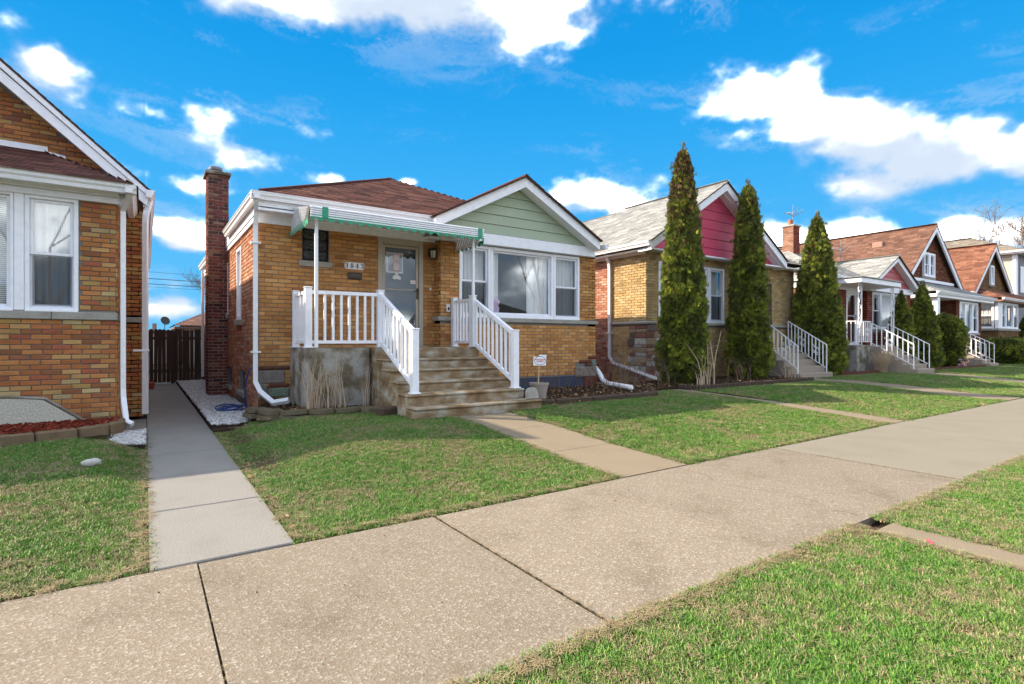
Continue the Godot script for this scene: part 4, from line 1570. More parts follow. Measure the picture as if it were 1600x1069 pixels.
func build_awning() -> void:
	var root := thing("metal_awning", "white metal awning with green scalloped edge over the bungalow's front door", "awning", Vector3(3.6, 3.2, -9.0))
	var xa := 2.07
	var xb := 5.14
	var zf := -8.46
	var zw := -9.76
	var top := MB.new()
	top.slab([Vector3(xa, 3.345, zf), Vector3(xb, 3.345, zf), Vector3(xb, 3.54, zw), Vector3(xa, 3.54, zw)], 0.02)
	put(root, "roof_panel", top.mesh(), M.beige_metal)
	# the front: five ribbed slats one under the other
	for k in 5:
		var m := MB.new()
		var y := 3.185 + k * 0.034
		m.prism(PackedVector2Array([Vector2(0, 0), Vector2(0.022, 0.006), Vector2(0.022, 0.020), Vector2(0.008, 0.031), Vector2(0, 0.031)]), xa, xb)
		put(root, "front_slat", m.mesh(), M.white_metal, Transform3D(Basis(Vector3(0, 0, 1), Vector3.UP, Vector3(-1, 0, 0)), Vector3(xa + xb, y, zf)))
	for x in [xa + 0.17, xb - 0.13]:
		put(root, "green_stripe", boxm(Vector3(x, 3.187, zf + 0.0225), Vector3(x + 0.09, 3.352, zf + 0.027)), M.awning_green)
	# wings of sloping slats at both ends
	for x in [xa - 0.012, xb + 0.012]:
		for k in 11:
			var a := float(k) / 11.0
			var z := lerpf(zf - 0.01, zw + 0.28, a)
			var z2 := lerpf(zf - 0.01, zw + 0.28, a + 0.074)
			var hi := lerpf(3.34, 3.53, a)
			var m := MB.new()
			m.hexa([Vector3(x - 0.012, 3.10, z2 - 0.24), Vector3(x + 0.012, 3.10, z2 - 0.24), Vector3(x + 0.012, 3.10, z - 0.24), Vector3(x - 0.026, 3.10, z - 0.24),
				Vector3(x - 0.012, hi, z2), Vector3(x + 0.012, hi, z2), Vector3(x + 0.012, hi, z), Vector3(x - 0.026, hi, z)])
			put(root, "wing_slat", m.mesh(), M.white_metal)
	# green valance with its scallops
	valance(root, front(xa, 3.19, zf + 0.012), xb - xa)
	valance(root, leftward(xa - 0.026, 3.12, zw - 0.04), zf - zw)
	valance(root, leftward(xb + 0.026, 3.12, zw - 0.04), zf - zw)
	for x in [2.20, 5.02]:
		var m := MB.new()
		m.bev(Vector3(x - 0.025, 1.19, -8.66), Vector3(x + 0.025, 3.33, -8.61), 0.006)
		put(root, "support_post", m.mesh(), M.white_metal)


func valance(root: Node3D, T: Transform3D, w: float) -> void:
	var n := int(round(w / 0.155))
	var p := PackedVector2Array([Vector2(w, 0.04), Vector2(0, 0.04)])
	for k in n * 6 + 1:
		var a := float(k) / 6.0
		p.append(Vector2(w * k / (n * 6.0), -0.038 - 0.024 * cos(a * TAU)))
	var m := MB.new()
	m.prism(p, 0.0, 0.004)
	put(root, "valance", m.mesh(), M.awning_green, T)


# ---------------------------------------------------------------- the house on the left
func build_left_house() -> void:
	var root := thing("brick_house", "multicoloured brick house with steep white-edged gable and hip-roofed front bay", "house", Vector3(-3.7, 0.1, -15.0))
	var store := []
	var b0 := 0.05
	var zm := -10.8
	var zb := -9.3
	# main wall with the gable, and the side
	var F := front(-7.4, b0, zm)
	var gable := PackedVector2Array([Vector2(2.4, 3.66), Vector2(7.36, 3.66), Vector2(4.95, 5.78)])
	var w1 := wall(root, "front_wall", F, 7.36, 3.66, [], M.mortar, 0.24, gable)
	var inside := func(u: float) -> float:
		return 3.66 + minf(clampf((u - 2.4) * 0.855, 0.0, 9.0), clampf((7.36 - u) * 0.88, 0.0, 9.0))
	bricks(store, w1, front(-5.0, b0, zm), 4.96, 5.9, [[-1, 1.56, 9, 1.64], [1.0, -1.0, 4.6, 3.3]], MIX, 0.205, 0.0665, 0.0, func(u: float) -> float: return inside.call(u + 2.4), 0.011, 0.016)
	var RS := rightward(-0.04, b0, zm)
	var w4 := wall(root, "side_wall", RS, 10.4, 3.66, [], M.mortar)
	bricks(store, w4, RS, 10.4, 3.66, [], COMMON, 0.205, 0.0665)
	wall(root, "side_wall", leftward(-7.4, b0, -21.2), 10.4, 3.66, [], M.mortar)
	wall(root, "back_wall", backward(-0.04, b0, -21.2), 7.36, 3.66, [], M.mortar)
	# bay
	var G := front(-4.6, b0, zb)
	var hole := [[1.20, 1.66, 3.82, 3.12], [-0.1, 1.66, 1.0, 3.12]]
	var w2 := wall(root, "bay_wall", G, 4.26, 3.14, hole, M.mortar)
	bricks(store, w2, G, 4.26, 3.16, [[-1.0, 1.53, 3.86, 3.3], [-1, 1.53, 5, 1.635], [-1, -1, 3.02, 0.42]], MIX, 0.205, 0.0665, 0.0, func(u: float) -> float: return 9.0, 0.011, 0.016)
	var Rw := rightward(-0.34, b0, zb - 0.001)
	var w3 := wall(root, "bay_return", Rw, 1.5, 3.14, [], M.mortar, 0.2)
	bricks(store, w3, Rw, 1.5, 3.16, [[-1, 1.53, 9, 1.635]], MIX, 0.205, 0.0665, 0.0, null, 0.011, 0.016)
	wall(root, "bay_return", leftward(-4.6, b0, zm), 1.5, 3.14, [], M.mortar_dark, 0.2)
	# the sloping speckled panel low in the bay wall
	var sp := MB.new()
	sp.prism(PackedVector2Array([Vector2(0, 0), Vector2(3.32, 0), Vector2(3.22, 0.12), Vector2(2.90, 0.37), Vector2(2.55, 0.42), Vector2(0, 0.38)]), -0.03, 0.05)
	put(root, "speckled_panel", sp.mesh(), M.speckled, front(-4.0, b0 + 0.10, zb))
	var ed := MB.new()
	ed.tube([Vector3(-0.62, b0 + 0.12, zb + 0.04), Vector3(-1.08, b0 + 0.49, zb + 0.04), Vector3(-1.45, b0 + 0.53, zb + 0.04), Vector3(-4.0, b0 + 0.49, zb + 0.04)], [0.022], 6)
	put(root, "panel_edge", ed.mesh(), M.stoop_wall)
	# stone courses
	var s := MB.new()
	s.bev(Vector3(-1.02, 1.58, zb - 0.1), Vector3(-0.32, 1.685, zb + 0.045), 0.008)
	s.bev(Vector3(-4.6, 1.58, zb - 0.1), Vector3(-1.026, 1.685, zb + 0.045), 0.008)
	s.bev(Vector3(-0.36, 1.58, zm + 0.02), Vector3(-0.312, 1.685, zb - 0.102), 0.008)
	s.bev(Vector3(-0.31, 1.60, zm - 0.05), Vector3(-0.03, 1.685, zm + 0.04), 0.008)
	put(root, "sill_course", s.mesh(), M.limestone)
	# windows
	var P := front(0, 0, zb)
	window(root, P, -1.29, 1.69, -0.745, 3.20, true, "full", 0.05)
	put(root, "mullion", boxm(Vector3(-1.39, 1.69, zb - 0.08), Vector3(-1.293, 3.20, zb + 0.035), 0.008), M.vinyl)
	window(root, P, -3.1, 1.69, -1.393, 3.20, false, "blind", 0.035)
	window(root, P, -3.75, 1.69, -3.11, 3.20, true, "full", 0.055)
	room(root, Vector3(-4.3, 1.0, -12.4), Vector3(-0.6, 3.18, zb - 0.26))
	# frieze, gutter, hip roof of the bay
	put(root, "frieze_board", boxm(Vector3(-4.7, 3.19, zb - 0.05), Vector3(-0.30, 3.275, zb + 0.07), 0.008), M.white)
	put(root, "frieze_board", boxm(Vector3(-4.7, 3.278, zb - 0.05), Vector3(-0.30, 3.36, zb + 0.10), 0.008), M.white)
	put(root, "frieze_board", boxm(Vector3(-0.335, 3.19, zm + 0.02), Vector3(-0.255, 3.36, zb - 0.053), 0.008), M.white)
	var sf := MB.new()
	sf.box(Vector3(-4.8, 3.362, zm + 0.02), Vector3(-0.21, 3.38, zb + 0.27))
	put(root, "soffit", sf.mesh(), M.white)
	gutter(root, Vector3(-4.9, 3.30, zb + 0.26), Vector3(-0.10, 3.30, zb + 0.26), Vector3(0, 0, 1))
	gutter(root, Vector3(-0.225, 3.30, zb + 0.38), Vector3(-0.225, 3.30, zm + 0.05), Vector3(1, 0, 0))
	# main roof: the front gable, and the body of the roof behind it
	var gp := 5.98
	var gx := -2.45
	var zr := -10.42
	var faces := [
		[Vector3(0.06, 3.72, zr), Vector3(0.06, 3.72, -21.5), Vector3(gx, gp, -19.0), Vector3(gx, gp, zr)],
		[Vector3(gx - 2.55, 3.72, -13.2), Vector3(gx - 2.55, 3.72, zr), Vector3(gx, gp, zr), Vector3(gx, gp, -15.6)],
		[Vector3(-7.7, 3.70, zr), Vector3(gx - 2.0, 3.70, zr), Vector3(gx, 5.5, -13.2), Vector3(-4.4, 5.5, -13.2)],
		[Vector3(-7.7, 3.70, -21.5), Vector3(-7.7, 3.70, zr), Vector3(-4.4, 5.5, -13.2), Vector3(-4.4, 5.5, -18.6)],
		[Vector3(-4.4, 5.5, -18.6), Vector3(-4.4, 5.5, -13.2), Vector3(gx, 5.5, -13.2), Vector3(gx, 5.5, -18.6)],
		[Vector3(0.06, 3.72, -21.5), Vector3(-7.7, 3.70, -21.5), Vector3(-4.4, 5.5, -18.6), Vector3(gx, 5.98, -19.0)],
		[Vector3(-0.115, 3.415, zb + 0.37), Vector3(-0.115, 3.415, zm + 0.02), Vector3(-1.25, 4.16, zm + 0.02)],
		[Vector3(-4.9, 3.415, zb + 0.37), Vector3(-0.115, 3.415, zb + 0.37), Vector3(-1.25, 4.16, zm + 0.02), Vector3(-3.8, 4.16, zm + 0.02)],
	]
	roof(root, faces, BROWN_ROOF, M.deck, 0.28, 0.125)
	var cl := MB.new()
	cl.box(Vector3(-7.6, b0 + 3.67, -21.3), Vector3(0.03, b0 + 3.71, -10.55))
	put(root, "ceiling", cl.mesh(), M.white)
	rake(root, Vector3(0.055, 3.71, 0), Vector3(gx, gp - 0.018, 0), 0.10, zr - 0.07, zr - 0.005, M.white)
	rake(root, Vector3(0.03, 3.63, 0), Vector3(gx, gp - 0.15, 0), 0.17, zr - 0.10, zr - 0.03, M.white)
	rake(root, Vector3(gx - 2.5, 3.70, 0), Vector3(gx, gp - 0.03, 0), 0.26, zr - 0.073, zr - 0.01, M.white)
	var so := MB.new()
	so.hexa([Vector3(0.04, 3.54, zm), Vector3(0.04, 3.54, zr - 0.1), Vector3(gx, gp - 0.26, zr - 0.1), Vector3(gx, gp - 0.26, zm), Vector3(0.04, 3.58, zm), Vector3(0.04, 3.58, zr - 0.1), Vector3(gx, gp - 0.22, zr - 0.1), Vector3(gx, gp - 0.22, zm)])
	put(root, "gable_soffit", so.mesh(), M.white)
	gutter(root, Vector3(0.01, 3.60, zr + 0.02), Vector3(0.01, 3.60, -21.4), Vector3(1, 0, 0))
	put(root, "fascia", boxm(Vector3(-0.03, 3.46, -21.3), Vector3(0.007, 3.64, zr - 0.10)), M.white)
	# stepped flashing where the bay roof meets the wall
	var x := -1.22
	var y := 4.12
	while x > -3.8:
		x -= 1.3
		put(root, "flashing", boxm(Vector3(x, 4.14, zm + 0.01), Vector3(x + 1.29, 4.26, zm + 0.026)), M.white_metal)
	x = -1.22
	while y > 3.46:
		var f := MB.new()
		f.hexa([Vector3(x, y - 0.12, zm + 0.012), Vector3(x + 0.20, y - 0.24, zm + 0.012), Vector3(x + 0.20, y - 0.24, zm + 0.024), Vector3(x, y - 0.12, zm + 0.024), Vector3(x, y + 0.07, zm + 0.012), Vector3(x + 0.20, y + 0.04, zm + 0.012), Vector3(x + 0.20, y + 0.04, zm + 0.024), Vector3(x, y + 0.07, zm + 0.024)])
		put(root, "flashing", f.mesh(), M.white_metal)
		x += 0.17
		y -= 0.112
	spout(root, [Vector3(-0.16, 3.34, zb + 0.30), Vector3(-0.265, 3.14, zb - 0.08), Vector3(-0.265, 0.62, zb - 0.08), Vector3(-0.26, 0.5, zb - 0.05), Vector3(-0.22, 0.17, zb + 0.10), Vector3(-0.15, 0.13, zb + 0.14)], 0.045)
	spout(root, [Vector3(0.07, 3.62, zr - 0.25), Vector3(0.01, 3.35, zr - 0.1), Vector3(0.0, 3.2, zr - 0.09), Vector3(0.0, 0.12, zr - 0.09)], 0.048)
	put(root, "downspout_strap", boxm(Vector3(-0.16, 1.13, zr - 0.16), Vector3(0.055, 1.16, zr - 0.05)), M.white_metal)
	lay(root, store, MIX + COMMON, M.rug_brick, 300)


# ---------------------------------------------------------------- the house with the maroon gable
func build_maroon_house() -> void:
	var root := thing("brick_house", "yellow and red brick house with grey roof and tall maroon gable behind the cone evergreens", "house", Vector3(14.5, 0.15, -14.8))
	const YELLOW := [4, Color(0.62, 0.43, 0.205), 3, Color(0.55, 0.37, 0.165), 2, Color(0.68, 0.50, 0.27)]
	const SIDE := [4, Color(0.56, 0.25, 0.165), 3, Color(0.62, 0.34, 0.245), 2, Color(0.47, 0.18, 0.115), 1, Color(0.64, 0.43, 0.34)]
	var store := []
	var b0 := 0.15
	var F := front(10.9, b0, -9.7)
	var holes := [[0.46, 1.66, 3.36, 3.27], [5.0, 0.9, 5.95, 3.0]]
	var w1 := wall(root, "front_wall", F, 7.3, 3.68, holes, M.mortar)
	bricks(store, w1, F, 7.3, 3.68, holes + [[-1, 1.60, 9, 1.67], [-1, -1, 0.62, 1.60]], YELLOW)
	var S := leftward(10.9, b0, -20.0)
	var w2 := wall(root, "side_wall", S, 10.295, 3.68, [], M.mortar_light)
	bricks(store, w2, front(0, 0, 0) * S * Transform3D(Basis.IDENTITY, Vector3(9.05, 0, 0)), 1.25, 3.68, [[-1, 1.60, 9, 1.67], [0.72, -1, 9, 1.60]], YELLOW)
	bricks(store, w2, S, 9.04, 3.68, [], SIDE)
	var RS := rightward(18.2, b0, -9.7)
	bricks(store, wall(root, "side_wall", RS, 10.3, 3.68, [], M.mortar), RS, 10.3, 3.68, [], SIDE)
	wall(root, "back_wall", backward(18.2, b0, -20.0), 7.3, 3.68, [], M.mortar)
	# the moulded course under the windows, round the corner
	var bd := MB.new()
	bd.tube([Vector3(10.87, 1.79, -10.94), Vector3(10.87, 1.79, -9.67), Vector3(18.2, 1.79, -9.67)], [0.05], 8)
	put(root, "sill_course", bd.mesh(), M.limestone)
	# the corner of mixed stone under it
	var stone := [Color(0.38, 0.19, 0.15), Color(0.62, 0.59, 0.52), Color(0.46, 0.25, 0.20), Color(0.28, 0.22, 0.19), Color(0.55, 0.40, 0.27)]
	for side in 2:
		var y := 0.2
		while y < 1.70:
			var hh := rng.randf_range(0.06, 0.19)
			hh = minf(hh, 1.735 - y)
			var u := 0.0
			var reach := rng.randf_range(0.40, 0.60)
			while u < reach:
				var l := minf(rng.randf_range(0.14, 0.42), reach + 0.1 - u)
				var k: Color = stone[rng.randi() % 5]
				var b := MB.new()
				var sh := rng.randf_range(0.85, 1.15)
				b.col = Color(k.r * sh, k.g * sh, k.b * sh)
				var d := rng.randf_range(0.02, 0.045)
				if side == 0:
					b.bev(Vector3(10.9 + u, y, -9.76), Vector3(10.9 + u + l - 0.01, y + hh - 0.01, -9.7 + d), 0.012)
				else:
					b.bev(Vector3(10.9 - d, y, -9.7 - u - l + 0.01), Vector3(10.96, y + hh - 0.01, -9.702 - u), 0.012)
				put(root, "corner_stone", b.mesh(), M.rockface)
				u += l
			y += hh
	var vent := MB.new()
	vent.ring(9.1, 0.48, 9.34, 0.66, 0.03, 0.0, 0.03)
	put(root, "vent", vent.mesh(), M.limestone, S)
	put(root, "vent_opening", boxm(Vector3(9.13, 0.51, 0.0), Vector3(9.31, 0.63, 0.012)), M.black, S)
	# windows and door
	var P := front(0, 0, -9.7)
	window(root, P, 11.36, 1.84, 12.06, 3.45, true, "full", 0.07)
	window(root, P, 12.064, 1.84, 13.56, 3.45, false, "full", 0.07)
	window(root, P, 13.564, 1.84, 14.27, 3.45, true, "full", 0.07)
	room(root, Vector3(11.2, 1.2, -12.5), Vector3(14.6, 3.5, -9.95))
	var d := put(root, "door", boxm(Vector3(15.94, 1.10, -9.83), Vector3(16.82, 3.12, -9.76), 0.01), mat(Color(0.16, 0.06, 0.05), 0.5))
	put(d, "pane", boxm(Vector3(16.1, 1.9, -9.765), Vector3(16.66, 2.9, -9.752)), mat(Color(0.05, 0.06, 0.07), 0.08))
	# roof
	var e := 3.85
	var xl := 10.55
	var xr := 18.55
	var zf := -9.42
	var zb := -20.35
	var gx := 13.76
	var gp := 5.87
	var h1 := Vector3(14.55, 6.08, -13.5)
	var h2 := Vector3(14.55, 6.08, -16.3)
	roof(root, [
		[Vector3(xl, e, zb), Vector3(xl, e, zf), h1, h2],
		[Vector3(16.97, e, zf), Vector3(xr, e, zf), h1, Vector3(gx, gp - 0.01, -13.12)],
		[Vector3(xr, e, zf), Vector3(xr, e, zb), h2, h1],
		[Vector3(xr, e, zb), Vector3(xl, e, zb), h2],
		[Vector3(xl, e + 0.012, -13.9), Vector3(xl, e + 0.012, -9.2), Vector3(gx, gp, -9.2), Vector3(gx, gp, -13.2)],
		[Vector3(16.97, e, -9.2), Vector3(16.97, e, -9.6), Vector3(gx, gp, -13.2), Vector3(gx, gp, -9.2)],
	], GREY_ROOF, M.deck, 0.26, 0.125)
	put(root, "soffit", boxm(Vector3(xl + 0.06, 3.66, zb + 0.1), Vector3(xr - 0.06, 3.70, -9.34)), M.white)
	siding(root, [Vector2(10.72, 3.72), Vector2(16.82, 3.72), Vector2(gx, 5.72)], -9.58, 0.27, M.maroon)
	var fill := MB.new()
	fill.prism(PackedVector2Array([Vector2(10.72, 3.70), Vector2(16.82, 3.70), Vector2(gx, 5.74)]), -9.71, -9.64)
	put(root, "gable_wall", fill.mesh(), M.maroon)
	rake(root, Vector3(xl + 0.02, e + 0.005, 0), Vector3(gx, gp - 0.02, 0), 0.23, -9.36, -9.24, M.white)
	rake(root, Vector3(16.95, e - 0.008, 0), Vector3(gx, gp - 0.02, 0), 0.23, -9.36, -9.243, M.white)
	for q in [[xl + 0.03, e - 0.20], [16.93, e - 0.21]]:
		var so := MB.new()
		so.hexa([Vector3(q[0], q[1] - 0.03, -9.7), Vector3(q[0], q[1] - 0.03, -9.36), Vector3(gx, gp - 0.30, -9.36), Vector3(gx, gp - 0.30, -9.7), Vector3(q[0], q[1], -9.7), Vector3(q[0], q[1], -9.36), Vector3(gx, gp - 0.26, -9.36), Vector3(gx, gp - 0.26, -9.7)])
		put(root, "gable_soffit", so.mesh(), M.white)
	gutter(root, Vector3(xl + 0.03, 3.73, zb), Vector3(xl + 0.03, 3.73, -9.25), Vector3(-1, 0, 0))
	put(root, "fascia", boxm(Vector3(10.80, 3.60, zb + 0.2), Vector3(10.898, 3.70, -9.71)), M.white)
	put(root, "frieze_board", boxm(Vector3(10.86, 3.66, -9.76), Vector3(18.2, 3.74, -9.66)), M.white)
	spout(root, [Vector3(10.62, 3.76, -10.95), Vector3(10.80, 3.5, -10.98), Vector3(10.82, 3.3, -10.98), Vector3(10.82, 0.86, -10.98), Vector3(10.84, 0.70, -10.86), Vector3(10.86, 0.36, -9.4), Vector3(10.9, 0.26, -8.5), Vector3(10.96, 0.27, -8.05)], 0.05)
	put(root, "downspout_strap", boxm(Vector3(10.74, 1.52, -11.06), Vector3(10.9, 1.55, -10.9)), M.white_metal)
	lay(root, store, YELLOW + SIDE, M.brick, 300)


# ---------------------------------------------------------------- the two steep brick gables farther on
func build_gable_houses() -> void:
	for q in [[29.5, 7.18, "brown-roofed brick house with steep gable, paired attic window and hip-roofed porch", [4, Color(0.22, 0.075, 0.04), 3, Color(0.15, 0.05, 0.03), 2, Color(0.30, 0.14, 0.07)], [4, Color(0.20, 0.105, 0.075), 3, Color(0.165, 0.085, 0.062), 1, Color(0.24, 0.135, 0.10)]],
			[38.9, 7.15, "tan brick house with orange-brown steep roof and white corner bay window", [4, Color(0.27, 0.15, 0.065), 3, Color(0.21, 0.11, 0.05), 2, Color(0.32, 0.2, 0.09)], [4, Color(0.29, 0.135, 0.085), 3, Color(0.23, 0.10, 0.068), 2, Color(0.18, 0.08, 0.055)]]]:
		var x0: float = q[0]
		var first := x0 < 35.0
		var w := 7.0
		var xc := x0 + w / 2.0
		var peak: float = q[1]
		var z0 := -10.6
		var root := thing("gabled_house", q[2], "house", Vector3(xc, 0.15, -16.0))
		var store := []
		var F := front(x0, 0.15, z0)
		var g := PackedVector2Array([Vector2(0.05, 4.1), Vector2(w - 0.05, 4.1), Vector2(w / 2.0, 6.85)])
		var w1 := wall(root, "front_wall", F, w, 4.1, [], M.mortar_dark, 0.24, g)
		var att := [2.35, 4.4, 3.75, 5.6] if first else [3.15, 4.6, 3.75, 5.75]
		bricks(store, w1, F, w, 6.9, [att], q[3], 0.213, 0.0705, 0.0, func(u: float) -> float: return 4.1 + minf(u, w - u) * 0.785)
		var S := leftward(x0, 0.15, -21.0)
		var w2 := wall(root, "side_wall", S, 10.35, 4.1, [], M.mortar_light)
		bricks(store, w2, S, 10.35, 4.1, [], COMMON)
		wall(root, "side_wall", rightward(x0 + w, 0.15, z0), 10.4, 4.1, [], M.mortar)
		wall(root, "back_wall", backward(x0 + w, 0.15, -21.0), w, 4.1, [], M.mortar)
		var zr := z0 + 0.3
		roof(root, [
			[Vector3(x0 - 0.25, 4.15, -21.3), Vector3(x0 - 0.25, 4.15, zr), Vector3(xc, peak, zr), Vector3(xc, peak, -21.3)],
			[Vector3(x0 + w + 0.25, 4.15, zr), Vector3(x0 + w + 0.25, 4.15, -21.3), Vector3(xc, peak, -21.3), Vector3(xc, peak, zr)],
		], q[4], M.deck, 0.32, 0.15)
		rake(root, Vector3(x0 - 0.24, 4.14, 0), Vector3(xc, peak - 0.03, 0), 0.30, zr - 0.10, zr - 0.02, M.white)
		rake(root, Vector3(x0 + w + 0.24, 4.14, 0), Vector3(xc, peak - 0.03, 0), 0.30, zr - 0.10, zr - 0.023, M.white)
		gutter(root, Vector3(x0 - 0.24, 4.02, -21.2), Vector3(x0 - 0.24, 4.02, zr - 0.05), Vector3(-1, 0, 0))
		var P := front(x0, 0.15, z0)
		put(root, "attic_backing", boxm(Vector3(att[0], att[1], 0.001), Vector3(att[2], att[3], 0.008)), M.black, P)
		var n := 2 if first else 1
		for k in n:
			var a: float = lerpf(att[0], att[2], float(k) / n)
			window(root, P * Transform3D(Basis.IDENTITY, Vector3(0, 0, 0.11)), a + 0.002, att[1], lerpf(att[0], att[2], (k + 1.0) / n) - 0.002, att[3], true, "", 0.10, false)
		put(root, "sill", boxm(Vector3(att[0] - 0.1, att[1] - 0.12, -0.02), Vector3(att[2] + 0.1, att[1] - 0.014, 0.12), 0.01), M.limestone, P)
		put(root, "roof_vent", boxm(Vector3(xc - 1.15, 6.25, -12.8), Vector3(xc - 0.75, 6.55, -12.3), 0.03), mat(Color(0.3, 0.16, 0.12), 0.7))
		if first:
			# a porch and a front room under one low hip, grey on the street side
			roof(root, [
				[Vector3(28.9, 3.55, -9.0), Vector3(36.9, 3.55, -9.0), Vector3(35.9, 4.25, -10.58), Vector3(30.6, 4.25, -10.58)],
				[Vector3(28.9, 3.55, -10.58), Vector3(28.9, 3.55, -9.0), Vector3(30.6, 4.25, -10.58)],
			], GREY_ROOF, M.deck, 0.4, 0.2)
			gutter(root, Vector3(28.85, 3.43, -9.05), Vector3(36.95, 3.43, -9.05), Vector3(0, 0, 1))
			put(root, "porch_ceiling", boxm(Vector3(28.95, 3.30, -10.55), Vector3(36.85, 3.44, -9.06)), M.white)
			put(root, "flashing", boxm(Vector3(30.4, 4.28, -10.58), Vector3(36.0, 4.42, -10.5)), M.white)
			var B := front(32.3, 0.15, -9.35)
			var wb := wall(root, "bay_wall", B, 3.6, 3.16, [[0.45, 1.6, 3.1, 3.1]], M.mortar_dark)
			bricks(store, wb, B, 3.6, 3.16, [[0.45, 1.6, 3.1, 3.16]], q[3])
			var L := leftward(32.3, 0.15, -10.58)
			var wl := wall(root, "bay_return", L, 1.22, 3.16, [], M.mortar)
			bricks(store, wl, L, 1.22, 3.16, [], q[3])
			wall(root, "bay_return", rightward(35.9, 0.15, -9.36), 1.22, 3.16, [], M.mortar)
			var Q := front(32.3, 0.15, -9.35)
			window(root, Q, 0.43, 1.60, 1.25, 3.12, true, "full", 0.08)
			window(root, Q, 1.254, 1.60, 2.30, 3.12, false, "full", 0.08)
			window(root, Q, 2.304, 1.60, 3.10, 3.12, true, "full", 0.08)
			put(root, "sill", boxm(Vector3(0.35, 1.48, -0.03), Vector3(3.2, 1.588, 0.08), 0.01), M.limestone, Q)
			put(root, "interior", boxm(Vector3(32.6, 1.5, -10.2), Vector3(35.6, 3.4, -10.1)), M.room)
			put(root, "porch_column", boxm(Vector3(29.15, 0.9, -9.35), Vector3(29.45, 3.3, -9.1), 0.01), M.white)
		else:
			roof(root, [
				[Vector3(38.2, 3.70, -9.0), Vector3(47.2, 3.70, -9.0), Vector3(46.2, 4.45, -10.58), Vector3(40.2, 4.45, -10.58)],
				[Vector3(38.2, 3.70, -11.4), Vector3(38.2, 3.70, -9.0), Vector3(40.2, 4.45, -10.58)],
			], q[4], M.deck, 0.4, 0.2)
			gutter(root, Vector3(38.15, 3.58, -9.05), Vector3(47.2, 3.58, -9.05), Vector3(0, 0, 1))
			put(root, "soffit", boxm(Vector3(38.25, 3.50, -11.3), Vector3(47.1, 3.58, -9.06)), mat(Color(0.3, 0.13, 0.07), 0.6))
			var B := front(38.6, 0.15, -9.35)
			var wb := wall(root, "bay_wall", B, 3.9, 1.75, [], M.mortar_dark)
			bricks(store, wb, B, 3.9, 1.75, [], q[3])
			var L := leftward(38.6, 0.15, -11.0)
			var wl := wall(root, "bay_return", L, 1.64, 1.75, [], M.mortar)
			bricks(store, wl, L, 1.64, 1.75, [], q[3])
			put(root, "sill_course", boxm(Vector3(38.5, 1.9, -10.95), Vector3(42.6, 2.04, -9.27), 0.02), M.limestone)
			var P2 := front(38.6, 2.04, -9.35)
			window(root, P2, 0.72, 0.0, 1.45, 1.45, true, "full", 0.08)
			window(root, P2, 1.455, 0.0, 2.85, 1.45, false, "", 0.09)
			window(root, P2, 2.855, 0.0, 3.75, 1.45, true, "full", 0.08)
			put(root, "corner_panel", boxm(Vector3(38.56, 2.04, -9.45), Vector3(39.315, 3.50, -9.31), 0.01), M.white)
			window(root, leftward(38.6, 2.04, -10.95), 0.05, 0.0, 1.45, 1.45, true, "full", 0.08)
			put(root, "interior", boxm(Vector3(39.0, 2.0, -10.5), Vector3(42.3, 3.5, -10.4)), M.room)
		put(root, "stoop", boxm(Vector3(x0 + 0.2, 0.0, -10.6), Vector3(x0 + 2.6, 1.0, -9.0), 0.02), M.stoop_wall)
		lay(root, store, q[3], M.brick, 0)


func build_far_house() -> void:
	var root := thing("siding_house", "tall house with cream lap siding and white corner boards, last in the row", "house", Vector3(51.0, 0.15, -17.0))
	var y := 0.3
	put(root, "wall", boxm(Vector3(47.75, 0.1, -24.0), Vector3(54.5, 7.25, -10.65)), M.siding)
	while y < 7.2:
		var b := MB.new()
		b.hexa([Vector3(47.70, y, -23.9), Vector3(47.76, y, -23.9), Vector3(47.76, y, -10.8), Vector3(47.70, y, -10.8), Vector3(47.735, y + 0.15, -23.9), Vector3(47.76, y + 0.15, -23.9), Vector3(47.76, y + 0.15, -10.8), Vector3(47.735, y + 0.15, -10.8)])
		put(root, "siding_board", b.mesh(), M.siding)
		y += 0.155
	put(root, "corner_board", boxm(Vector3(47.66, 0.2, -10.8), Vector3(48.1, 7.2, -10.6), 0.01), M.white)
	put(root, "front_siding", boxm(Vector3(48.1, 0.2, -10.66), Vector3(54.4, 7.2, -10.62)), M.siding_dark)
	put(root, "window", boxm(Vector3(48.6, 4.6, -10.62), Vector3(49.6, 6.4, -10.57), 0.02), M.white)
	roof(root, [
		[Vector3(47.2, 7.3, -24.4), Vector3(47.2, 7.3, -10.1), Vector3(51.1, 9.0, -13.8), Vector3(51.1, 9.0, -20.4)],
		[Vector3(47.2, 7.3, -10.1), Vector3(55.0, 7.3, -10.1), Vector3(51.1, 9.0, -13.8)],
		[Vector3(55.0, 7.3, -10.1), Vector3(55.0, 7.3, -24.4), Vector3(51.1, 9.0, -20.4), Vector3(51.1, 9.0, -13.8)],
	], [3, Color(0.26, 0.22, 0.18), 2, Color(0.21, 0.18, 0.15), 1, Color(0.31, 0.27, 0.22)], M.deck, 0.5, 0.22)
	put(root, "soffit", boxm(Vector3(47.25, 7.12, -24.3), Vector3(54.9, 7.22, -10.15)), M.white)
	gutter(root, Vector3(47.22, 7.2, -24.3), Vector3(47.22, 7.2, -10.1), Vector3(-1, 0, 0))
	var v := MB.new()
	v.lathe([Vector2(0.09, 7.9), Vector2(0.09, 8.55), Vector2(0.0, 8.55)], 10, Vector3(49.3, 0, -18.5))
	put(root, "vent_pipe", v.mesh(), M.white)


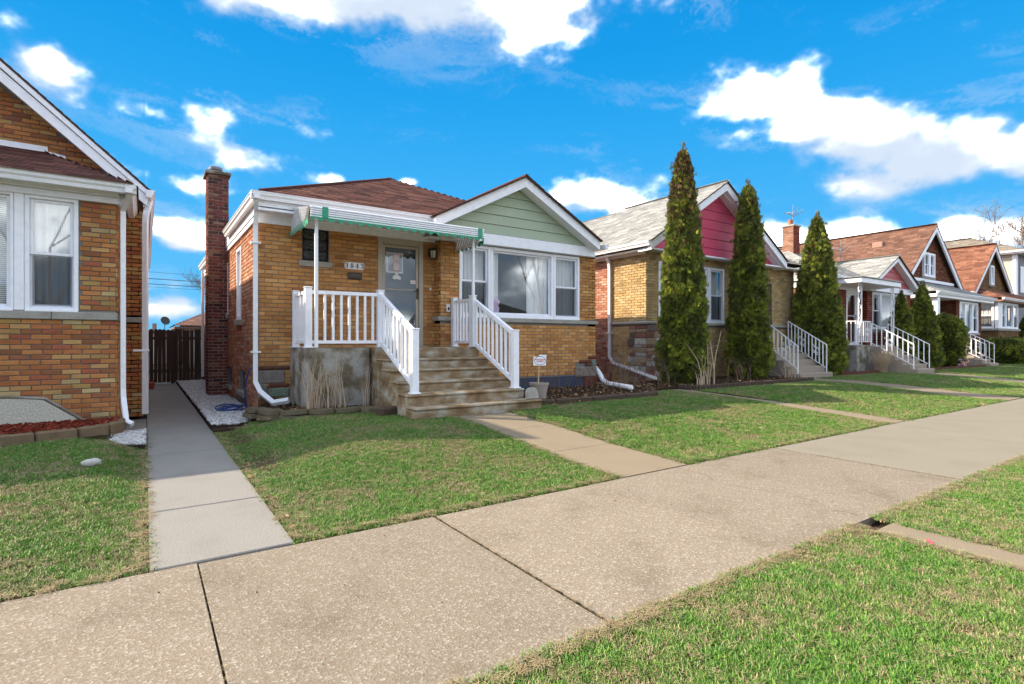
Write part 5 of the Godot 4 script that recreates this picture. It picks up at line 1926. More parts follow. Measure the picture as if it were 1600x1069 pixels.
# ---------------------------------------------------------------- behind the houses
func build_background() -> void:
	var gate := thing("wooden_gate", "dark brown picket gate closing the walk between the two brick houses", "gate", Vector3(0.75, 0.0, -19.6))
	var x := 0.0
	while x < 1.50:
		var w := rng.randf_range(0.093, 0.105)
		var h := 1.62 + rng.randf_range(-0.012, 0.02)
		var m := MB.new()
		m.prism(PackedVector2Array([Vector2(0, 0), Vector2(w, 0), Vector2(w, h - 0.03), Vector2(w - 0.025, h), Vector2(0.025, h), Vector2(0, h - 0.03)]), 0.0, 0.022)
		put(gate, "plank", m.mesh(), M.dark_wood, Transform3D(Basis(Vector3(0, 0, 1), rng.randf_range(-0.008, 0.008)), Vector3(x, 0.04, -19.60)))
		x += w + rng.randf_range(0.002, 0.013)
	for y in [0.35, 1.35]:
		put(gate, "cross_rail", boxm(Vector3(0.0, y, -19.66), Vector3(1.52, y + 0.09, -19.605)), M.dark_wood)
	for px in [-0.03, 0.70, 1.53]:
		put(gate, "post", boxm(Vector3(px - 0.05, 0.0, -19.75), Vector3(px + 0.05, 1.63, -19.665)), M.dark_wood)
	var ga := thing("garage", "pale garage with brown hip roof behind the wooden gate", "garage", Vector3(4.5, 0.0, -40.0))
	put(ga, "wall", boxm(Vector3(1.9, 0.0, -43.0), Vector3(8.0, 2.35, -37.0)), M.siding)
	roof(ga, [
		[Vector3(1.35, 2.25, -43.5), Vector3(1.35, 2.25, -36.5), Vector3(4.9, 4.0, -40.0)],
		[Vector3(1.35, 2.25, -36.5), Vector3(8.5, 2.25, -36.5), Vector3(4.9, 4.0, -40.0)],
		[Vector3(8.5, 2.25, -36.5), Vector3(8.5, 2.25, -43.5), Vector3(4.9, 4.0, -40.0)],
	], [3, Color(0.27, 0.15, 0.12), 2, Color(0.23, 0.125, 0.1)], M.deck, 0.5, 0.2)
	put(ga, "fascia", boxm(Vector3(1.4, 2.06, -43.4), Vector3(8.4, 2.18, -36.52)), mat(Color(0.13, 0.06, 0.05), 0.7))
	var g2 := thing("garage", "low flat garage roof behind the gate, under the satellite dish", "garage", Vector3(-1.5, 0.0, -39.0))
	put(g2, "wall", boxm(Vector3(-5.0, 0.0, -42.0), Vector3(1.25, 1.8, -37.5)), M.siding)
	put(g2, "roof", boxm(Vector3(-5.2, 1.8, -42.2), Vector3(1.32, 1.95, -37.3), 0.03), M.deck)
	var fl := MB.new()
	fl.box(Vector3(0.34, 1.9, -38.3), Vector3(0.56, 2.38, -38.1))
	put(g2, "chimney", fl.mesh(), mat(Color(0.36, 0.24, 0.18), 0.9))
	var dish := thing("satellite_dish", "black satellite dish over the gate against the clouds", "satellite dish", Vector3(0.95, 1.96, -37.9))
	var dm := MB.new()
	dm.T = Transform3D(Basis.from_euler(Vector3(deg_to_rad(70), deg_to_rad(25), 0)), Vector3(0.95, 2.52, -37.8))
	dm.lathe([Vector2(0.0, 0.0), Vector2(0.14, 0.02), Vector2(0.26, 0.07), Vector2(0.25, 0.08), Vector2(0.0, 0.02)], 18)
	put(dish, "reflector", dm.mesh(), M.black)
	var am := MB.new()
	am.tube([Vector3(0.95, 1.95, -37.9), Vector3(0.95, 2.4, -37.9), Vector3(0.95, 2.5, -37.82)], [0.025], 6)
	am.tube([Vector3(0.95, 2.4, -37.8), Vector3(0.92, 2.42, -37.4)], [0.012], 6)
	put(dish, "mast", am.mesh(), M.grey_metal)
	for k in 4:
		var y: float = [6.05, 5.62, 5.28, 5.1][k]
		var pts := []
		for i in 25:
			var t := i / 24.0
			pts.append(Vector3(lerpf(-14.0, 22.0, t), y + 0.55 - 2.6 * t * (1.0 - t) * 0.5 - 0.35 * t, -45.0 - k * 0.35))
		var m := MB.new()
		m.tube(pts, [0.022 if k in [1, 2] else 0.010], 5)
		one("utility_wire", ["topmost thin utility wire over the garages", "thick upper utility wire over the garages", "thick lower utility wire over the garages", "lowest thin utility wire over the garages"][k], "wire", m.mesh(), M.black, Transform3D.IDENTITY, "utility wires over the alley")
	var pole := MB.new()
	for px in [-14.0, 22.0]:
		var pm := MB.new()
		pm.tube([Vector3(px, 0, -45.5), Vector3(px, 9.0, -45.5)], [0.15, 0.11], 10)
		one("utility_pole", "wooden utility pole behind the " + ("left house" if px < 0 else "grey-roofed houses"), "pole", pm.mesh(), M.bark)
	# bare trees
	bare_tree("bare tree behind the golden bungalow's back corner, over the garage", Vector3(4.5, 0, -39.0), 5.4, 0.075, 11, 5)
	bare_tree("large bare tree behind the last house on the right", Vector3(81.0, 0, -18.5), 13.0, 0.28, 12, 7)
	bare_tree("bare tree farther right, behind the last house and its neighbour", Vector3(90.0, 0, -18.0), 14.0, 0.26, 13, 7)
	bare_tree("small bare tree just left of the large cumulus over the steep brown roof", Vector3(60.0, 0, -36.0), 11.2, 0.16, 15, 5)
	bare_tree("bare street tree across the road, mirrored in the left house's windows", Vector3(-3.6, 0, 15.5), 11.5, 0.15, 17, 7)
	bare_tree("bare street tree across the road, mirrored in the golden bungalow's picture window", Vector3(26.8, 0, 15.8), 12.5, 0.16, 18, 7)
	for k in 3:
		var hx: float = [-9.0, 9.0, 26.0][k]
		var h := thing("house", ["plain brick house across the road, mirrored in the left house's windows", "plain brick house across the road, facing the golden bungalow", "plain brick house across the road, facing the maroon gable"][k], "house", Vector3(hx, 0, 24.0), "houses across the road")
		put(h, "wall", boxm(Vector3(hx - 3.8, 0, 20.5), Vector3(hx + 3.8, 3.6, 29.0)), mat(Color(0.32, 0.18, 0.1), 0.9))
		var r := MB.new()
		r.slab([Vector3(hx - 4.2, 3.6, 20.0), Vector3(hx + 4.2, 3.6, 20.0), Vector3(hx, 5.6, 24.5)], 0.05)
		r.slab([Vector3(hx - 4.2, 3.6, 29.5), Vector3(hx - 4.2, 3.6, 20.0), Vector3(hx, 5.6, 24.5)], 0.05)
		r.slab([Vector3(hx + 4.2, 3.6, 29.5), Vector3(hx + 4.2, 3.6, 20.0), Vector3(hx, 5.6, 24.5)], 0.05)
		r.slab([Vector3(hx - 4.2, 3.6, 29.5), Vector3(hx + 4.2, 3.6, 29.5), Vector3(hx, 5.6, 24.5)], 0.05)
		put(h, "roof", r.mesh(), M.asphalt)
		put(h, "window", boxm(Vector3(hx - 1.2, 1.4, 20.44), Vector3(hx + 1.6, 2.9, 20.5)), M.white)


func bare_tree(label: String, at: Vector3, h: float, r: float, sd: int, depth: int) -> void:
	var t := thing("bare_tree", label, "tree", at)
	var g := RandomNumberGenerator.new()
	g.seed = sd
	var trunk := MB.new()
	var limbs := MB.new()
	var th := h * 0.28
	var pts := [at + Vector3(0, -0.1, 0), at + Vector3(g.randf_range(-0.1, 0.1), th * 0.5, 0), at + Vector3(g.randf_range(-0.2, 0.2), th, 0)]
	trunk.tube(pts, [r * 1.25, r, r * 0.85], 8)
	for k in 4:
		var w := TAU * (k + g.randf() * 0.6) / 4.0
		grow(limbs, g, pts[2] - Vector3(0, th * 0.08 * k, 0), Vector3(cos(w) * 0.55, 1.0, sin(w) * 0.55).normalized(), h * 0.30, r * 0.6, depth, h * 0.0012)
	put(t, "trunk", trunk.mesh(), M.bark)
	put(t, "branches", limbs.mesh(), M.twig)


func grow(b: MB, g: RandomNumberGenerator, p: Vector3, d: Vector3, l: float, r: float, depth: int, least: float) -> void:
	var q := p
	var n := 2
	var pts := [p]
	var rad := [r]
	for k in n:
		d = (d + Vector3(g.randf_range(-0.22, 0.22), g.randf_range(-0.1, 0.2), g.randf_range(-0.22, 0.22))).normalized()
		q += d * l / n
		pts.append(q)
		rad.append(lerpf(r, r * 0.58, (k + 1.0) / n))
	b.tube(pts, rad, 5 if depth > 3 else 3, false)
	if depth == 0:
		return
	var kids := 2 if depth > 4 else 3
	for k in kids:
		var s := Vector3(g.randf_range(-1, 1), g.randf_range(-0.35, 0.75), g.randf_range(-1, 1)).normalized()
		var start: Vector3 = pts[2] if k < 2 else pts[1]
		grow(b, g, start, (d + s * g.randf_range(0.55, 0.95)).normalized(), l * g.randf_range(0.58, 0.84), maxf(r * 0.52, least), depth - 1, least)


# ---------------------------------------------------------------- things on the walls and round the door
func lettering(parent: Node3D, called: String, text: String, high: float, m: Material, T: Transform3D, serif := true, deep := 0.004) -> void:
	var t := TextMesh.new()
	var f := SystemFont.new()
	f.font_names = PackedStringArray(["Droid Serif" if serif else "Droid Sans"])
	f.font_weight = 700
	t.font = f
	t.text = text
	t.font_size = 64
	t.pixel_size = high / 46.0
	t.depth = deep
	put(parent, called, t, m, T)


func build_fixtures() -> void:
	var z := -9.786
	var pl := thing("house_number", "white plaque with the number 3843 on golden brick left of the door", "house number", Vector3(3.17, 2.67, z))
	var p := PackedVector2Array([Vector2(2.985, 2.64), Vector2(3.01, 2.615), Vector2(3.33, 2.615), Vector2(3.355, 2.64), Vector2(3.345, 2.67), Vector2(3.36, 2.70), Vector2(3.335, 2.735), Vector2(3.01, 2.735), Vector2(2.985, 2.70), Vector2(2.995, 2.67)])
	var m := MB.new()
	m.prism(p, z, z + 0.014)
	put(pl, "plate", m.mesh(), M.vinyl)
	lettering(pl, "numerals", "3 8 4 3", 0.085, M.black, front(3.17, 2.676, z + 0.016))
	var bx := thing("mail_slot", "dark metal letter box under the number plaque", "letter box", Vector3(3.17, 2.48, z))
	put(bx, "body", boxm(Vector3(3.045, 2.43, z), Vector3(3.305, 2.55, z + 0.035), 0.012), mat(Color(0.035, 0.025, 0.02), 0.4))
	put(bx, "flap", boxm(Vector3(3.065, 2.455, z + 0.036), Vector3(3.285, 2.53, z + 0.042), 0.002), mat(Color(0.05, 0.035, 0.028), 0.4))
	var lm := thing("wall_lantern", "black wall lantern right of the front door under the eave", "lantern", Vector3(4.70, 3.0, -9.78))
	var c := MB.new()
	c.bev(Vector3(4.655, 2.98, -9.786), Vector3(4.745, 3.14, -9.755), 0.008)
	c.tube([Vector3(4.70, 3.10, -9.76), Vector3(4.70, 3.15, -9.70), Vector3(4.70, 3.14, -9.655)], [0.012], 8)
	c.lathe([Vector2(0.085, 3.085), Vector2(0.075, 3.10), Vector2(0.02, 3.145), Vector2(0.0, 3.15)], 8, Vector3(4.70, 0, -9.655))
	c.lathe([Vector2(0.0, 2.915), Vector2(0.05, 2.92), Vector2(0.055, 2.935), Vector2(0.0, 2.94)], 8, Vector3(4.70, 0, -9.655))
	for k in 6:
		var w := TAU * k / 6.0
		c.tube([Vector3(4.70 + cos(w) * 0.055, 2.93, -9.655 + sin(w) * 0.055), Vector3(4.70 + cos(w) * 0.075, 3.09, -9.655 + sin(w) * 0.075)], [0.006], 4)
	put(lm, "frame", c.mesh(), M.black)
	var g := MB.new()
	g.lathe([Vector2(0.045, 2.942), Vector2(0.062, 3.08)], 8, Vector3(4.70, 0, -9.655))
	put(lm, "glass", g.mesh(), mat(Color(0.55, 0.5, 0.42), 0.3))
	var bell := thing("doorbell", "small pale doorbell button on brick right of the door handle", "doorbell", Vector3(4.70, 2.33, z))
	put(bell, "body", boxm(Vector3(4.685, 2.31, z), Vector3(4.72, 2.36, z + 0.012), 0.003), M.vinyl)
	put(bell, "button", boxm(Vector3(4.694, 2.325, z + 0.0125), Vector3(4.711, 2.345, z + 0.017), 0.002), M.white)
	var ou := thing("wall_outlet", "white outdoor outlet low on brick left of the picture window", "outlet", Vector3(4.98, 1.95, -9.54))
	put(ou, "cover", boxm(Vector3(4.93, 1.88, -9.537), Vector3(5.01, 2.03, -9.515), 0.005), M.vinyl)
	put(ou, "socket", boxm(Vector3(4.95, 1.91, -9.5147), Vector3(4.99, 1.97, -9.505), 0.003), M.black)
	var sp := thing("garden_hose", "blue garden hose from the brick wall's spigot, coiled on white gravel", "hose", Vector3(1.32, 0.06, -10.9))
	var h := MB.new()
	var pts := []
	for k in 14:
		var t := k / 13.0
		pts.append(Vector3(1.535 - 0.10 * sin(t * PI) - 0.03 * t, lerpf(0.84, 0.08, smoothstep(0.05, 1.0, t)), lerpf(-10.12, -10.5, t * t)))
	for k in 130:
		var t := k / 129.0
		var w := -0.6 + t * TAU * 4.3
		var rr := 0.19 + 0.055 * sin(t * 17.0) + 0.03 * sin(t * 41.0)
		pts.append(Vector3(1.26 + cos(w) * rr * 0.95, 0.075 + 0.055 * t + 0.012 * sin(w * 1.7), -10.78 + sin(w) * rr * 1.7))
	for k in 12:
		var t := k / 11.0
		pts.append(Vector3(1.1 - 0.22 * t, 0.10 - 0.04 * t, -10.75 - 0.15 * sin(t * 3.0)))
	h.tube(pts, [0.0125], 7)
	put(sp, "hose", h.mesh(), M.hose)
	var v := MB.new()
	v.tube([Vector3(1.58, 0.88, -10.12), Vector3(1.52, 0.88, -10.12), Vector3(1.53, 0.83, -10.12)], [0.014], 8)
	v.bev(Vector3(1.49, 0.895, -10.15), Vector3(1.55, 0.91, -10.09), 0.004)
	put(sp, "spigot", v.mesh(), M.grey_metal)


# ---------------------------------------------------------------- steps with white iron rails at the farther houses
func scroll(b: MB, at: Vector3, ux: Vector3, r: float, turn: float) -> void:
	var pts := []
	for k in 12:
		var w := turn + k * 0.52
		var q := r * (1.0 - k * 0.055)
		pts.append(at + ux * cos(w) * q + Vector3.UP * sin(w) * q)
	b.tube(pts, [0.011], 5)


func iron_rail(root: Node3D, a: Vector3, b: Vector3, h: float, n: int, scrolls: Array) -> void:
	var ux := (b - a).normalized()
	var r := MB.new()
	r.tube([a + Vector3(0, h, 0), b + Vector3(0, h, 0)], [0.02], 4, true, PI / 4.0)
	put(root, "top_rail", r.mesh(), M.iron_white)
	var q := MB.new()
	q.tube([a + Vector3(0, 0.12, 0), b + Vector3(0, 0.12, 0)], [0.014], 4, true, PI / 4.0)
	put(root, "bottom_rail", q.mesh(), M.iron_white)
	for k in n + 1:
		var p := a.lerp(b, float(k) / n)
		var end := k == 0 or k == n
		var m := MB.new()
		m.box(p + Vector3(-0.013, 0.0 if end else 0.12, -0.013), p + Vector3(0.013, h, 0.013))
		put(root, "post" if end else "picket", m.mesh(), M.iron_white)
	for s in scrolls:
		var p := a.lerp(b, s)
		var m := MB.new()
		for e in [-1.0, 1.0]:
			for d in [-1.0, 1.0]:
				scroll(m, p + ux * e * 0.062 + Vector3(0, h * 0.55 + d * 0.085, 0), ux * e, 0.052, -0.5 if d > 0 else 0.8)
		put(root, "scroll", m.mesh(), M.iron_white)


func steps(root: Node3D, x0: float, x1: float, z_front: float, z_back: float, y0: float, top: float, n: int, m: Material) -> void:
	for k in n:
		var b := MB.new()
		var zf := lerpf(z_front, z_back, float(k) / n)
		var zb := lerpf(z_front, z_back, (k + 1.0) / n)
		var y := lerpf(y0, top, (k + 1.0) / n)
		b.bev(Vector3(x0 + k * 0.004, y0 - 0.12, zb - (0.0 if k < n - 1 else 0.9)), Vector3(x1 - k * 0.004, y, zf - 0.002), 0.015)
		put(root, "step", b.mesh(), m)


func build_iron_stairs() -> void:
	var warm := over(wrapped(mat(Color(0.40, 0.33, 0.27), 0.9), M.stoop.detail_albedo, 0.6), M.walk.detail_albedo, 2.0)
	var a := thing("concrete_steps", "tan concrete steps between the second and third cone evergreens", "steps", Vector3(16.7, 0.15, -8.8))
	steps(a, 15.75, 17.7, -8.2, -9.4, 0.16, 1.11, 5, warm)
	var l := thing("iron_railing", "white iron rail with scrolls, left side of the tan steps", "railing", Vector3(15.85, 0.3, -8.8))
	iron_rail(l, Vector3(15.85, 0.35, -8.32), Vector3(15.85, 1.11, -9.3), 0.80, 8, [0.4])
	var r := thing("iron_railing", "white iron rail with scrolls, right side of the tan steps", "railing", Vector3(17.55, 0.3, -8.8))
	iron_rail(r, Vector3(17.55, 0.35, -8.32), Vector3(17.5, 1.11, -9.5), 0.85, 11, [0.28, 0.62])
	# the red house's porch
	var b := thing("concrete_stoop", "grey concrete porch and steps before the red brick bungalow", "porch", Vector3(22.2, 0.15, -8.9))
	put(b, "porch_block", boxm(Vector3(20.6, 0.0, -9.79), Vector3(23.75, 1.17, -8.75), 0.02), M.stoop_wall)
	steps(b, 21.8, 23.3, -7.35, -8.72, 0.19, 1.12, 6, warm)
	var p := thing("iron_railing", "white iron rail round the red brick house's porch with ornate panels", "railing", Vector3(21.0, 1.15, -8.8))
	iron_rail(p, Vector3(20.68, 1.17, -9.7), Vector3(20.68, 1.17, -8.83), 0.85, 6, [])
	iron_rail(p, Vector3(20.70, 1.17, -8.82), Vector3(21.85, 1.17, -8.82), 0.85, 8, [0.2, 0.75])
	iron_rail(p, Vector3(21.87, 1.12, -8.8), Vector3(21.87, 0.35, -7.5), 0.85, 8, [0.4])
	var q := thing("iron_railing", "white iron rail down the right of the red brick house's steps", "railing", Vector3(23.25, 0.3, -8.0))
	iron_rail(q, Vector3(23.25, 1.12, -8.8), Vector3(23.25, 0.35, -7.5), 0.85, 8, [0.55])
	var cn := thing("porch_canopy", "flat white porch canopy on two scrolled iron columns", "canopy", Vector3(22.2, 3.4, -9.2))
	put(cn, "slab", boxm(Vector3(20.55, 3.36, -9.76), Vector3(23.85, 3.54, -8.58), 0.012), M.white)
	put(cn, "roofing", boxm(Vector3(20.5, 3.543, -9.75), Vector3(23.9, 3.575, -8.53), 0.006), M.grey_metal)
	for x in [20.72, 23.40]:
		var m := MB.new()
		for s in [0.0, 0.24]:
			m.box(Vector3(x + s - 0.013, 1.17, -8.763), Vector3(x + s + 0.013, 3.36, -8.737))
		for k in 4:
			scroll(m, Vector3(x + 0.12, 1.55 + k * 0.5, -8.75), Vector3(1, 0, 0), 0.095, PI * 0.5 * k)
			m.tube([Vector3(x + 0.22, 1.55 + k * 0.5, -8.75), Vector3(x + 0.02, 1.95 + k * 0.5, -8.75)] if k % 2 else [Vector3(x + 0.02, 1.6 + k * 0.5, -8.75), Vector3(x + 0.2, 2.0 + k * 0.5, -8.75)], [0.011], 5)
		put(cn, "column", m.mesh(), M.iron_white)
	var pn := thing("house_number", "pale number plate on the red brick wall left of its door", "house number", Vector3(21.5, 2.82, -9.78))
	put(pn, "plate", boxm(Vector3(21.25, 2.72, -9.785), Vector3(21.70, 2.92, -9.76), 0.005), M.vinyl)
	# the steep brown house's steps
	var c := thing("concrete_steps", "worn steps with white rails beyond the round clipped bush", "steps", Vector3(31.6, 0.15, -8.5))
	steps(c, 30.95, 32.2, -7.75, -9.1, 0.16, 1.0, 5, warm)
	var l2 := thing("iron_railing", "white iron rail, left side of the steps beyond the round bush", "railing", Vector3(31.0, 0.3, -8.5))
	iron_rail(l2, Vector3(31.0, 0.33, -7.9), Vector3(31.0, 1.0, -9.1), 0.85, 7, [0.5])
	var r2 := thing("iron_railing", "white iron rail, right side of the steps beyond the round bush", "railing", Vector3(32.15, 0.3, -8.5))
	iron_rail(r2, Vector3(32.15, 0.33, -7.9), Vector3(32.15, 1.0, -9.1), 0.85, 7, [0.5])


# ---------------------------------------------------------------- flower beds
var bare := []  # outlines (x, z) where no grass grows


func bed(called: String, outline: PackedVector2Array, y: float, m: Material) -> void:
	var b := MB.new()
	var p := PackedVector2Array()
	for q in outline:
		p.append(Vector2(q.x, -q.y))
	b.T = Transform3D(Basis(Vector3(1, 0, 0), Vector3(0, 0, -1), Vector3(0, 1, 0)), Vector3.ZERO)
	b.prism(p, -0.04, y)
	setting(called, b.mesh(), m)
	bare.append(outline)


func pebble(sd: int) -> ArrayMesh:
	var b := MB.new()
	var f := noise(1.0, FastNoiseLite.TYPE_SIMPLEX, 2, sd)
	b.ball(Vector3.ZERO, Vector3(0.5, 0.34, 0.42), 6, 4, f, 0.5)
	return b.mesh()


func scatter(called: String, outline: PackedVector2Array, y: float, per_m2: float, size: float, m: Mesh, ma: Material, pal: Array, flat := 0.4, heap := 0.02) -> void:
	var lo := outline[0]
	var hi := outline[0]
	for q in outline:
		lo = Vector2(minf(lo.x, q.x), minf(lo.y, q.y))
		hi = Vector2(maxf(hi.x, q.x), maxf(hi.y, q.y))
	var buf := PackedFloat32Array()
	for i in int((hi.x - lo.x) * (hi.y - lo.y) * per_m2):
		var p := Vector2(rng.randf_range(lo.x, hi.x), rng.randf_range(lo.y, hi.y))
		if not Geometry2D.is_point_in_polygon(p, outline):
			continue
		var s := size * rng.randf_range(0.6, 1.35)
		var t := Transform3D(Basis.from_euler(Vector3(rng.randf_range(-flat, flat), rng.randf() * TAU, rng.randf_range(-flat, flat))).scaled(Vector3.ONE * s), Vector3(p.x, y + rng.randf() * heap, p.y))
		var k := pick(pal)
		var sh := rng.randf_range(0.75, 1.15)
		add16(buf, t, Color(k.r * sh, k.g * sh, k.b * sh))
	many(self, called, m, ma, buf)


func edge_blocks(root: Node3D, called: String, path: Array, l: float, h: float, d: float, y: float, m: Material, gap := 0.006, wobble := 0.0) -> void:  # blocks laid along a line of (x, z)
	for k in path.size() - 1:
		var a: Vector2 = path[k]
		var b: Vector2 = path[k + 1]
		var n := maxi(1, int(round(a.distance_to(b) / l)))
		for i in n:
			var p := a.lerp(b, (i + 0.5) / n)
			var dir := (b - a).normalized()
			var len := a.distance_to(b) / n - gap
			var q := MB.new()
			q.bev(Vector3(-len / 2.0, 0, -d / 2.0), Vector3(len / 2.0, h, d / 2.0), 0.018)
			var ang := -atan2(dir.y, dir.x) + rng.randf_range(-wobble, wobble)
			put(root, called, q.mesh(), m, Transform3D(Basis.from_euler(Vector3(rng.randf_range(-wobble, wobble), ang, rng.randf_range(-wobble, wobble) * 0.6)), Vector3(p.x, y + rng.randf_range(-wobble, wobble) * 0.15, p.y)))


func build_beds() -> void:
	var white_stones := [5, Color(0.70, 0.68, 0.68), 3, Color(0.60, 0.58, 0.58), 1, Color(0.46, 0.42, 0.39)]
	var peb := pebble(3)
	# mulch bed under the left bay, edged with tan blocks
	var curve := [Vector2(-0.30, -9.26), Vector2(-0.31, -8.92), Vector2(-0.42, -8.66), Vector2(-0.70, -8.45), Vector2(-1.07, -8.32), Vector2(-1.60, -8.22), Vector2(-2.3, -8.17), Vector2(-4.2, -8.17)]
	var out := PackedVector2Array([Vector2(-4.3, -9.3)])
	out.append_array(PackedVector2Array([curve[0], curve[1], curve[2], curve[3], curve[4], curve[5], curve[6], curve[7]]))
	bed("mulch_bed", out, 0.205, M.soil)
	var chip := MB.new()
	chip.bev(Vector3(-0.5, -0.06, -0.16), Vector3(0.5, 0.06, 0.16), 0.05)
	scatter("mulch", out, 0.21, 1500, 0.055, chip.mesh(), M.chips, [4, Color(0.20, 0.035, 0.02), 3, Color(0.14, 0.025, 0.015), 1, Color(0.28, 0.085, 0.05), 1, Color(0.07, 0.02, 0.014)], 0.5, 0.03)
	var eb := thing("bed_edging", "curved edging of tan concrete blocks round the red mulch bed", "edging", Vector3(-1.2, 0.05, -8.4))
	edge_blocks(eb, "block", curve, 0.40, 0.19, 0.15, 0.04, M.block)
	# white stones between that bed and the walk, and along the golden house
	var g1 := PackedVector2Array([Vector2(0.0, -9.0), Vector2(0.0, -7.75), Vector2(-0.25, -7.85), Vector2(-0.55, -8.15), Vector2(-0.72, -8.36), Vector2(-0.36, -8.66), Vector2(-0.22, -9.0)])
	bed("gravel_bed", g1, 0.05, M.soil)
	scatter("white_gravel", g1, 0.055, 2600, 0.036, peb, M.stone, white_stones, 0.6, 0.018)
	var g2 := PackedVector2Array([Vector2(0.81, -8.95), Vector2(1.1, -8.8), Vector2(1.34, -9.05), Vector2(1.55, -9.3), Vector2(1.55, -13.7), Vector2(1.14, -13.7), Vector2(1.14, -14.3), Vector2(1.55, -14.3), Vector2(1.55, -19.5), Vector2(0.81, -19.5)])
	bed("gravel_strip", g2, 0.06, M.soil)
	scatter("white_gravel", g2, 0.065, 1500, 0.042, peb, M.stone, white_stones, 0.6, 0.02)
	# flat stones before the porch
	var b2 := PackedVector2Array([Vector2(1.34, -9.1), Vector2(1.62, -8.50), Vector2(2.2, -8.33), Vector2(2.75, -8.28), Vector2(3.12, -8.05), Vector2(3.12, -8.85), Vector2(2.05, -8.85), Vector2(2.05, -9.8), Vector2(1.57, -9.8)])
	bed("planting_bed", b2, 0.24, M.soil)
	var fs := thing("bed_edging", "row of flat mossy stones edging the bed before the concrete porch", "edging", Vector3(2.2, 0.2, -8.4))
	var path := [Vector2(1.33, -9.2), Vector2(1.42, -8.85), Vector2(1.62, -8.47), Vector2(1.98, -8.33), Vector2(2.36, -8.28), Vector2(2.74, -8.24), Vector2(3.0, -8.05)]
	for k in path.size() - 1:
		for layer in 2:
			var a: Vector2 = path[k]
			var b: Vector2 = path[k + 1]
			var c := (a + b) / 2.0
			var m := MB.new()
			m.col = Color(0.9, 0.9, 0.9)
			var n := 9
			var poly := PackedVector2Array()
			for i in n:
				var w := TAU * i / n
				poly.append(Vector2(cos(w) * a.distance_to(b) * 0.56 * rng.randf_range(0.86, 1.08), sin(w) * 0.15 * rng.randf_range(0.85, 1.12)))
			m.T = Transform3D(Basis(Vector3(1, 0, 0), Vector3(0, 0, -1), Vector3(0, 1, 0)), Vector3.ZERO)
			m.prism(poly, 0.0, 0.062)
			put(fs, "stone", m.mesh(), M.moss_stone, Transform3D(Basis.from_euler(Vector3(rng.randf_range(-0.06, 0.06), -atan2(b.y - a.y, b.x - a.x) + rng.randf_range(-0.1, 0.1), rng.randf_range(-0.05, 0.05))), Vector3(c.x + layer * 0.03, 0.13 + layer * 0.075, c.y - layer * 0.03)))
	var bk := MB.new()
	bk.bev(Vector3(-0.16, 0, -0.09), Vector3(0.16, 0.13, 0.09), 0.02)
	one("edging_block", "dark loose block lying left of the concrete steps", "block", bk.mesh(), M.edging, Transform3D(Basis.from_euler(Vector3(0, 0.35, 0)), Vector3(3.0, 0.18, -7.72)))
	# bed under the bay
	var b3 := PackedVector2Array([Vector2(5.22, -9.55), Vector2(5.22, -8.3), Vector2(5.5, -7.5), Vector2(6.0, -7.32), Vector2(8.45, -7.36), Vector2(9.2, -8.0), Vector2(10.9, -8.3), Vector2(10.9, -9.55)])
	bed("planting_bed", b3, 0.24, M.soil)
	var e3 := thing("bed_edging", "low timber-like edging of the leafy bed under the picture window", "edging", Vector3(7.2, 0.15, -7.3))
	edge_blocks(e3, "timber", [Vector2(5.45, -7.55), Vector2(5.9, -7.32), Vector2(8.5, -7.34), Vector2(9.1, -7.95)], 0.9, 0.13, 0.11, 0.155, M.edging, 0.01, 0.015)
	# bed of the maroon-gabled house, edged with small scalloped blocks
	var b4 := PackedVector2Array([Vector2(10.35, -8.3), Vector2(10.35, -7.68), Vector2(15.5, -7.70), Vector2(15.6, -8.2), Vector2(15.7, -9.7), Vector2(10.9, -9.7)])
	bed("planting_bed", b4, 0.26, M.soil)
	var e4 := thing("bed_edging", "edging of small dark concrete blocks before the cone evergreens", "edging", Vector3(13.0, 0.15, -7.66))
	edge_blocks(e4, "block", [Vector2(10.3, -8.2), Vector2(10.36, -7.68), Vector2(15.5, -7.70)], 0.145, 0.15, 0.07, 0.15, M.edging, 0.012, 0.03)
	var b5 := PackedVector2Array([Vector2(17.75, -8.6), Vector2(21.8, -8.35), Vector2(21.8, -9.7), Vector2(17.75, -9.7)])
	bed("planting_bed", b5, 0.24, M.soil)
	var e5 := thing("bed_edging", "reddish edging before the red brick house's porch", "edging", Vector3(20.0, 0.15, -8.4))
	edge_blocks(e5, "block", [Vector2(17.8, -8.55), Vector2(19.4, -8.45), Vector2(21.75, -8.3)], 0.3, 0.14, 0.09, 0.15, mat(Color(0.13, 0.05, 0.04), 0.9), 0.01, 0.02)
	var b6 := PackedVector2Array([Vector2(23.4, -8.2), Vector2(30.8, -7.9), Vector2(30.8, -9.8), Vector2(23.4, -9.8)])
	bed("planting_bed", b6, 0.22, M.soil)
	var e6 := thing("bed_edging", "dark red edging before the round clipped bush", "edging", Vector3(28.5, 0.15, -7.9))
	edge_blocks(e6, "block", [Vector2(23.5, -8.15), Vector2(26.5, -8.0), Vector2(30.7, -7.85)], 0.3, 0.14, 0.09, 0.14, mat(Color(0.13, 0.05, 0.04), 0.9), 0.01, 0.02)
	# fallen leaves in and along the beds
	var leaf := MB.new()
	leaf.quad(Vector3(-0.5, 0, 0), Vector3(0, 0.12, 0.3), Vector3(0.5, 0.02, 0), Vector3(0, 0.1, -0.3))
	var lm := leaf.mesh()
	var tones := [3, Color(0.20, 0.105, 0.055), 2, Color(0.28, 0.17, 0.09), 2, Color(0.12, 0.06, 0.035), 1, Color(0.36, 0.27, 0.17)]
	scatter("fallen_leaves", b3, 0.25, 130, 0.055, lm, M.chips, tones, 0.7, 0.02)
	scatter("fallen_leaves", b2, 0.25, 120, 0.05, lm, M.chips, tones, 0.7, 0.02)
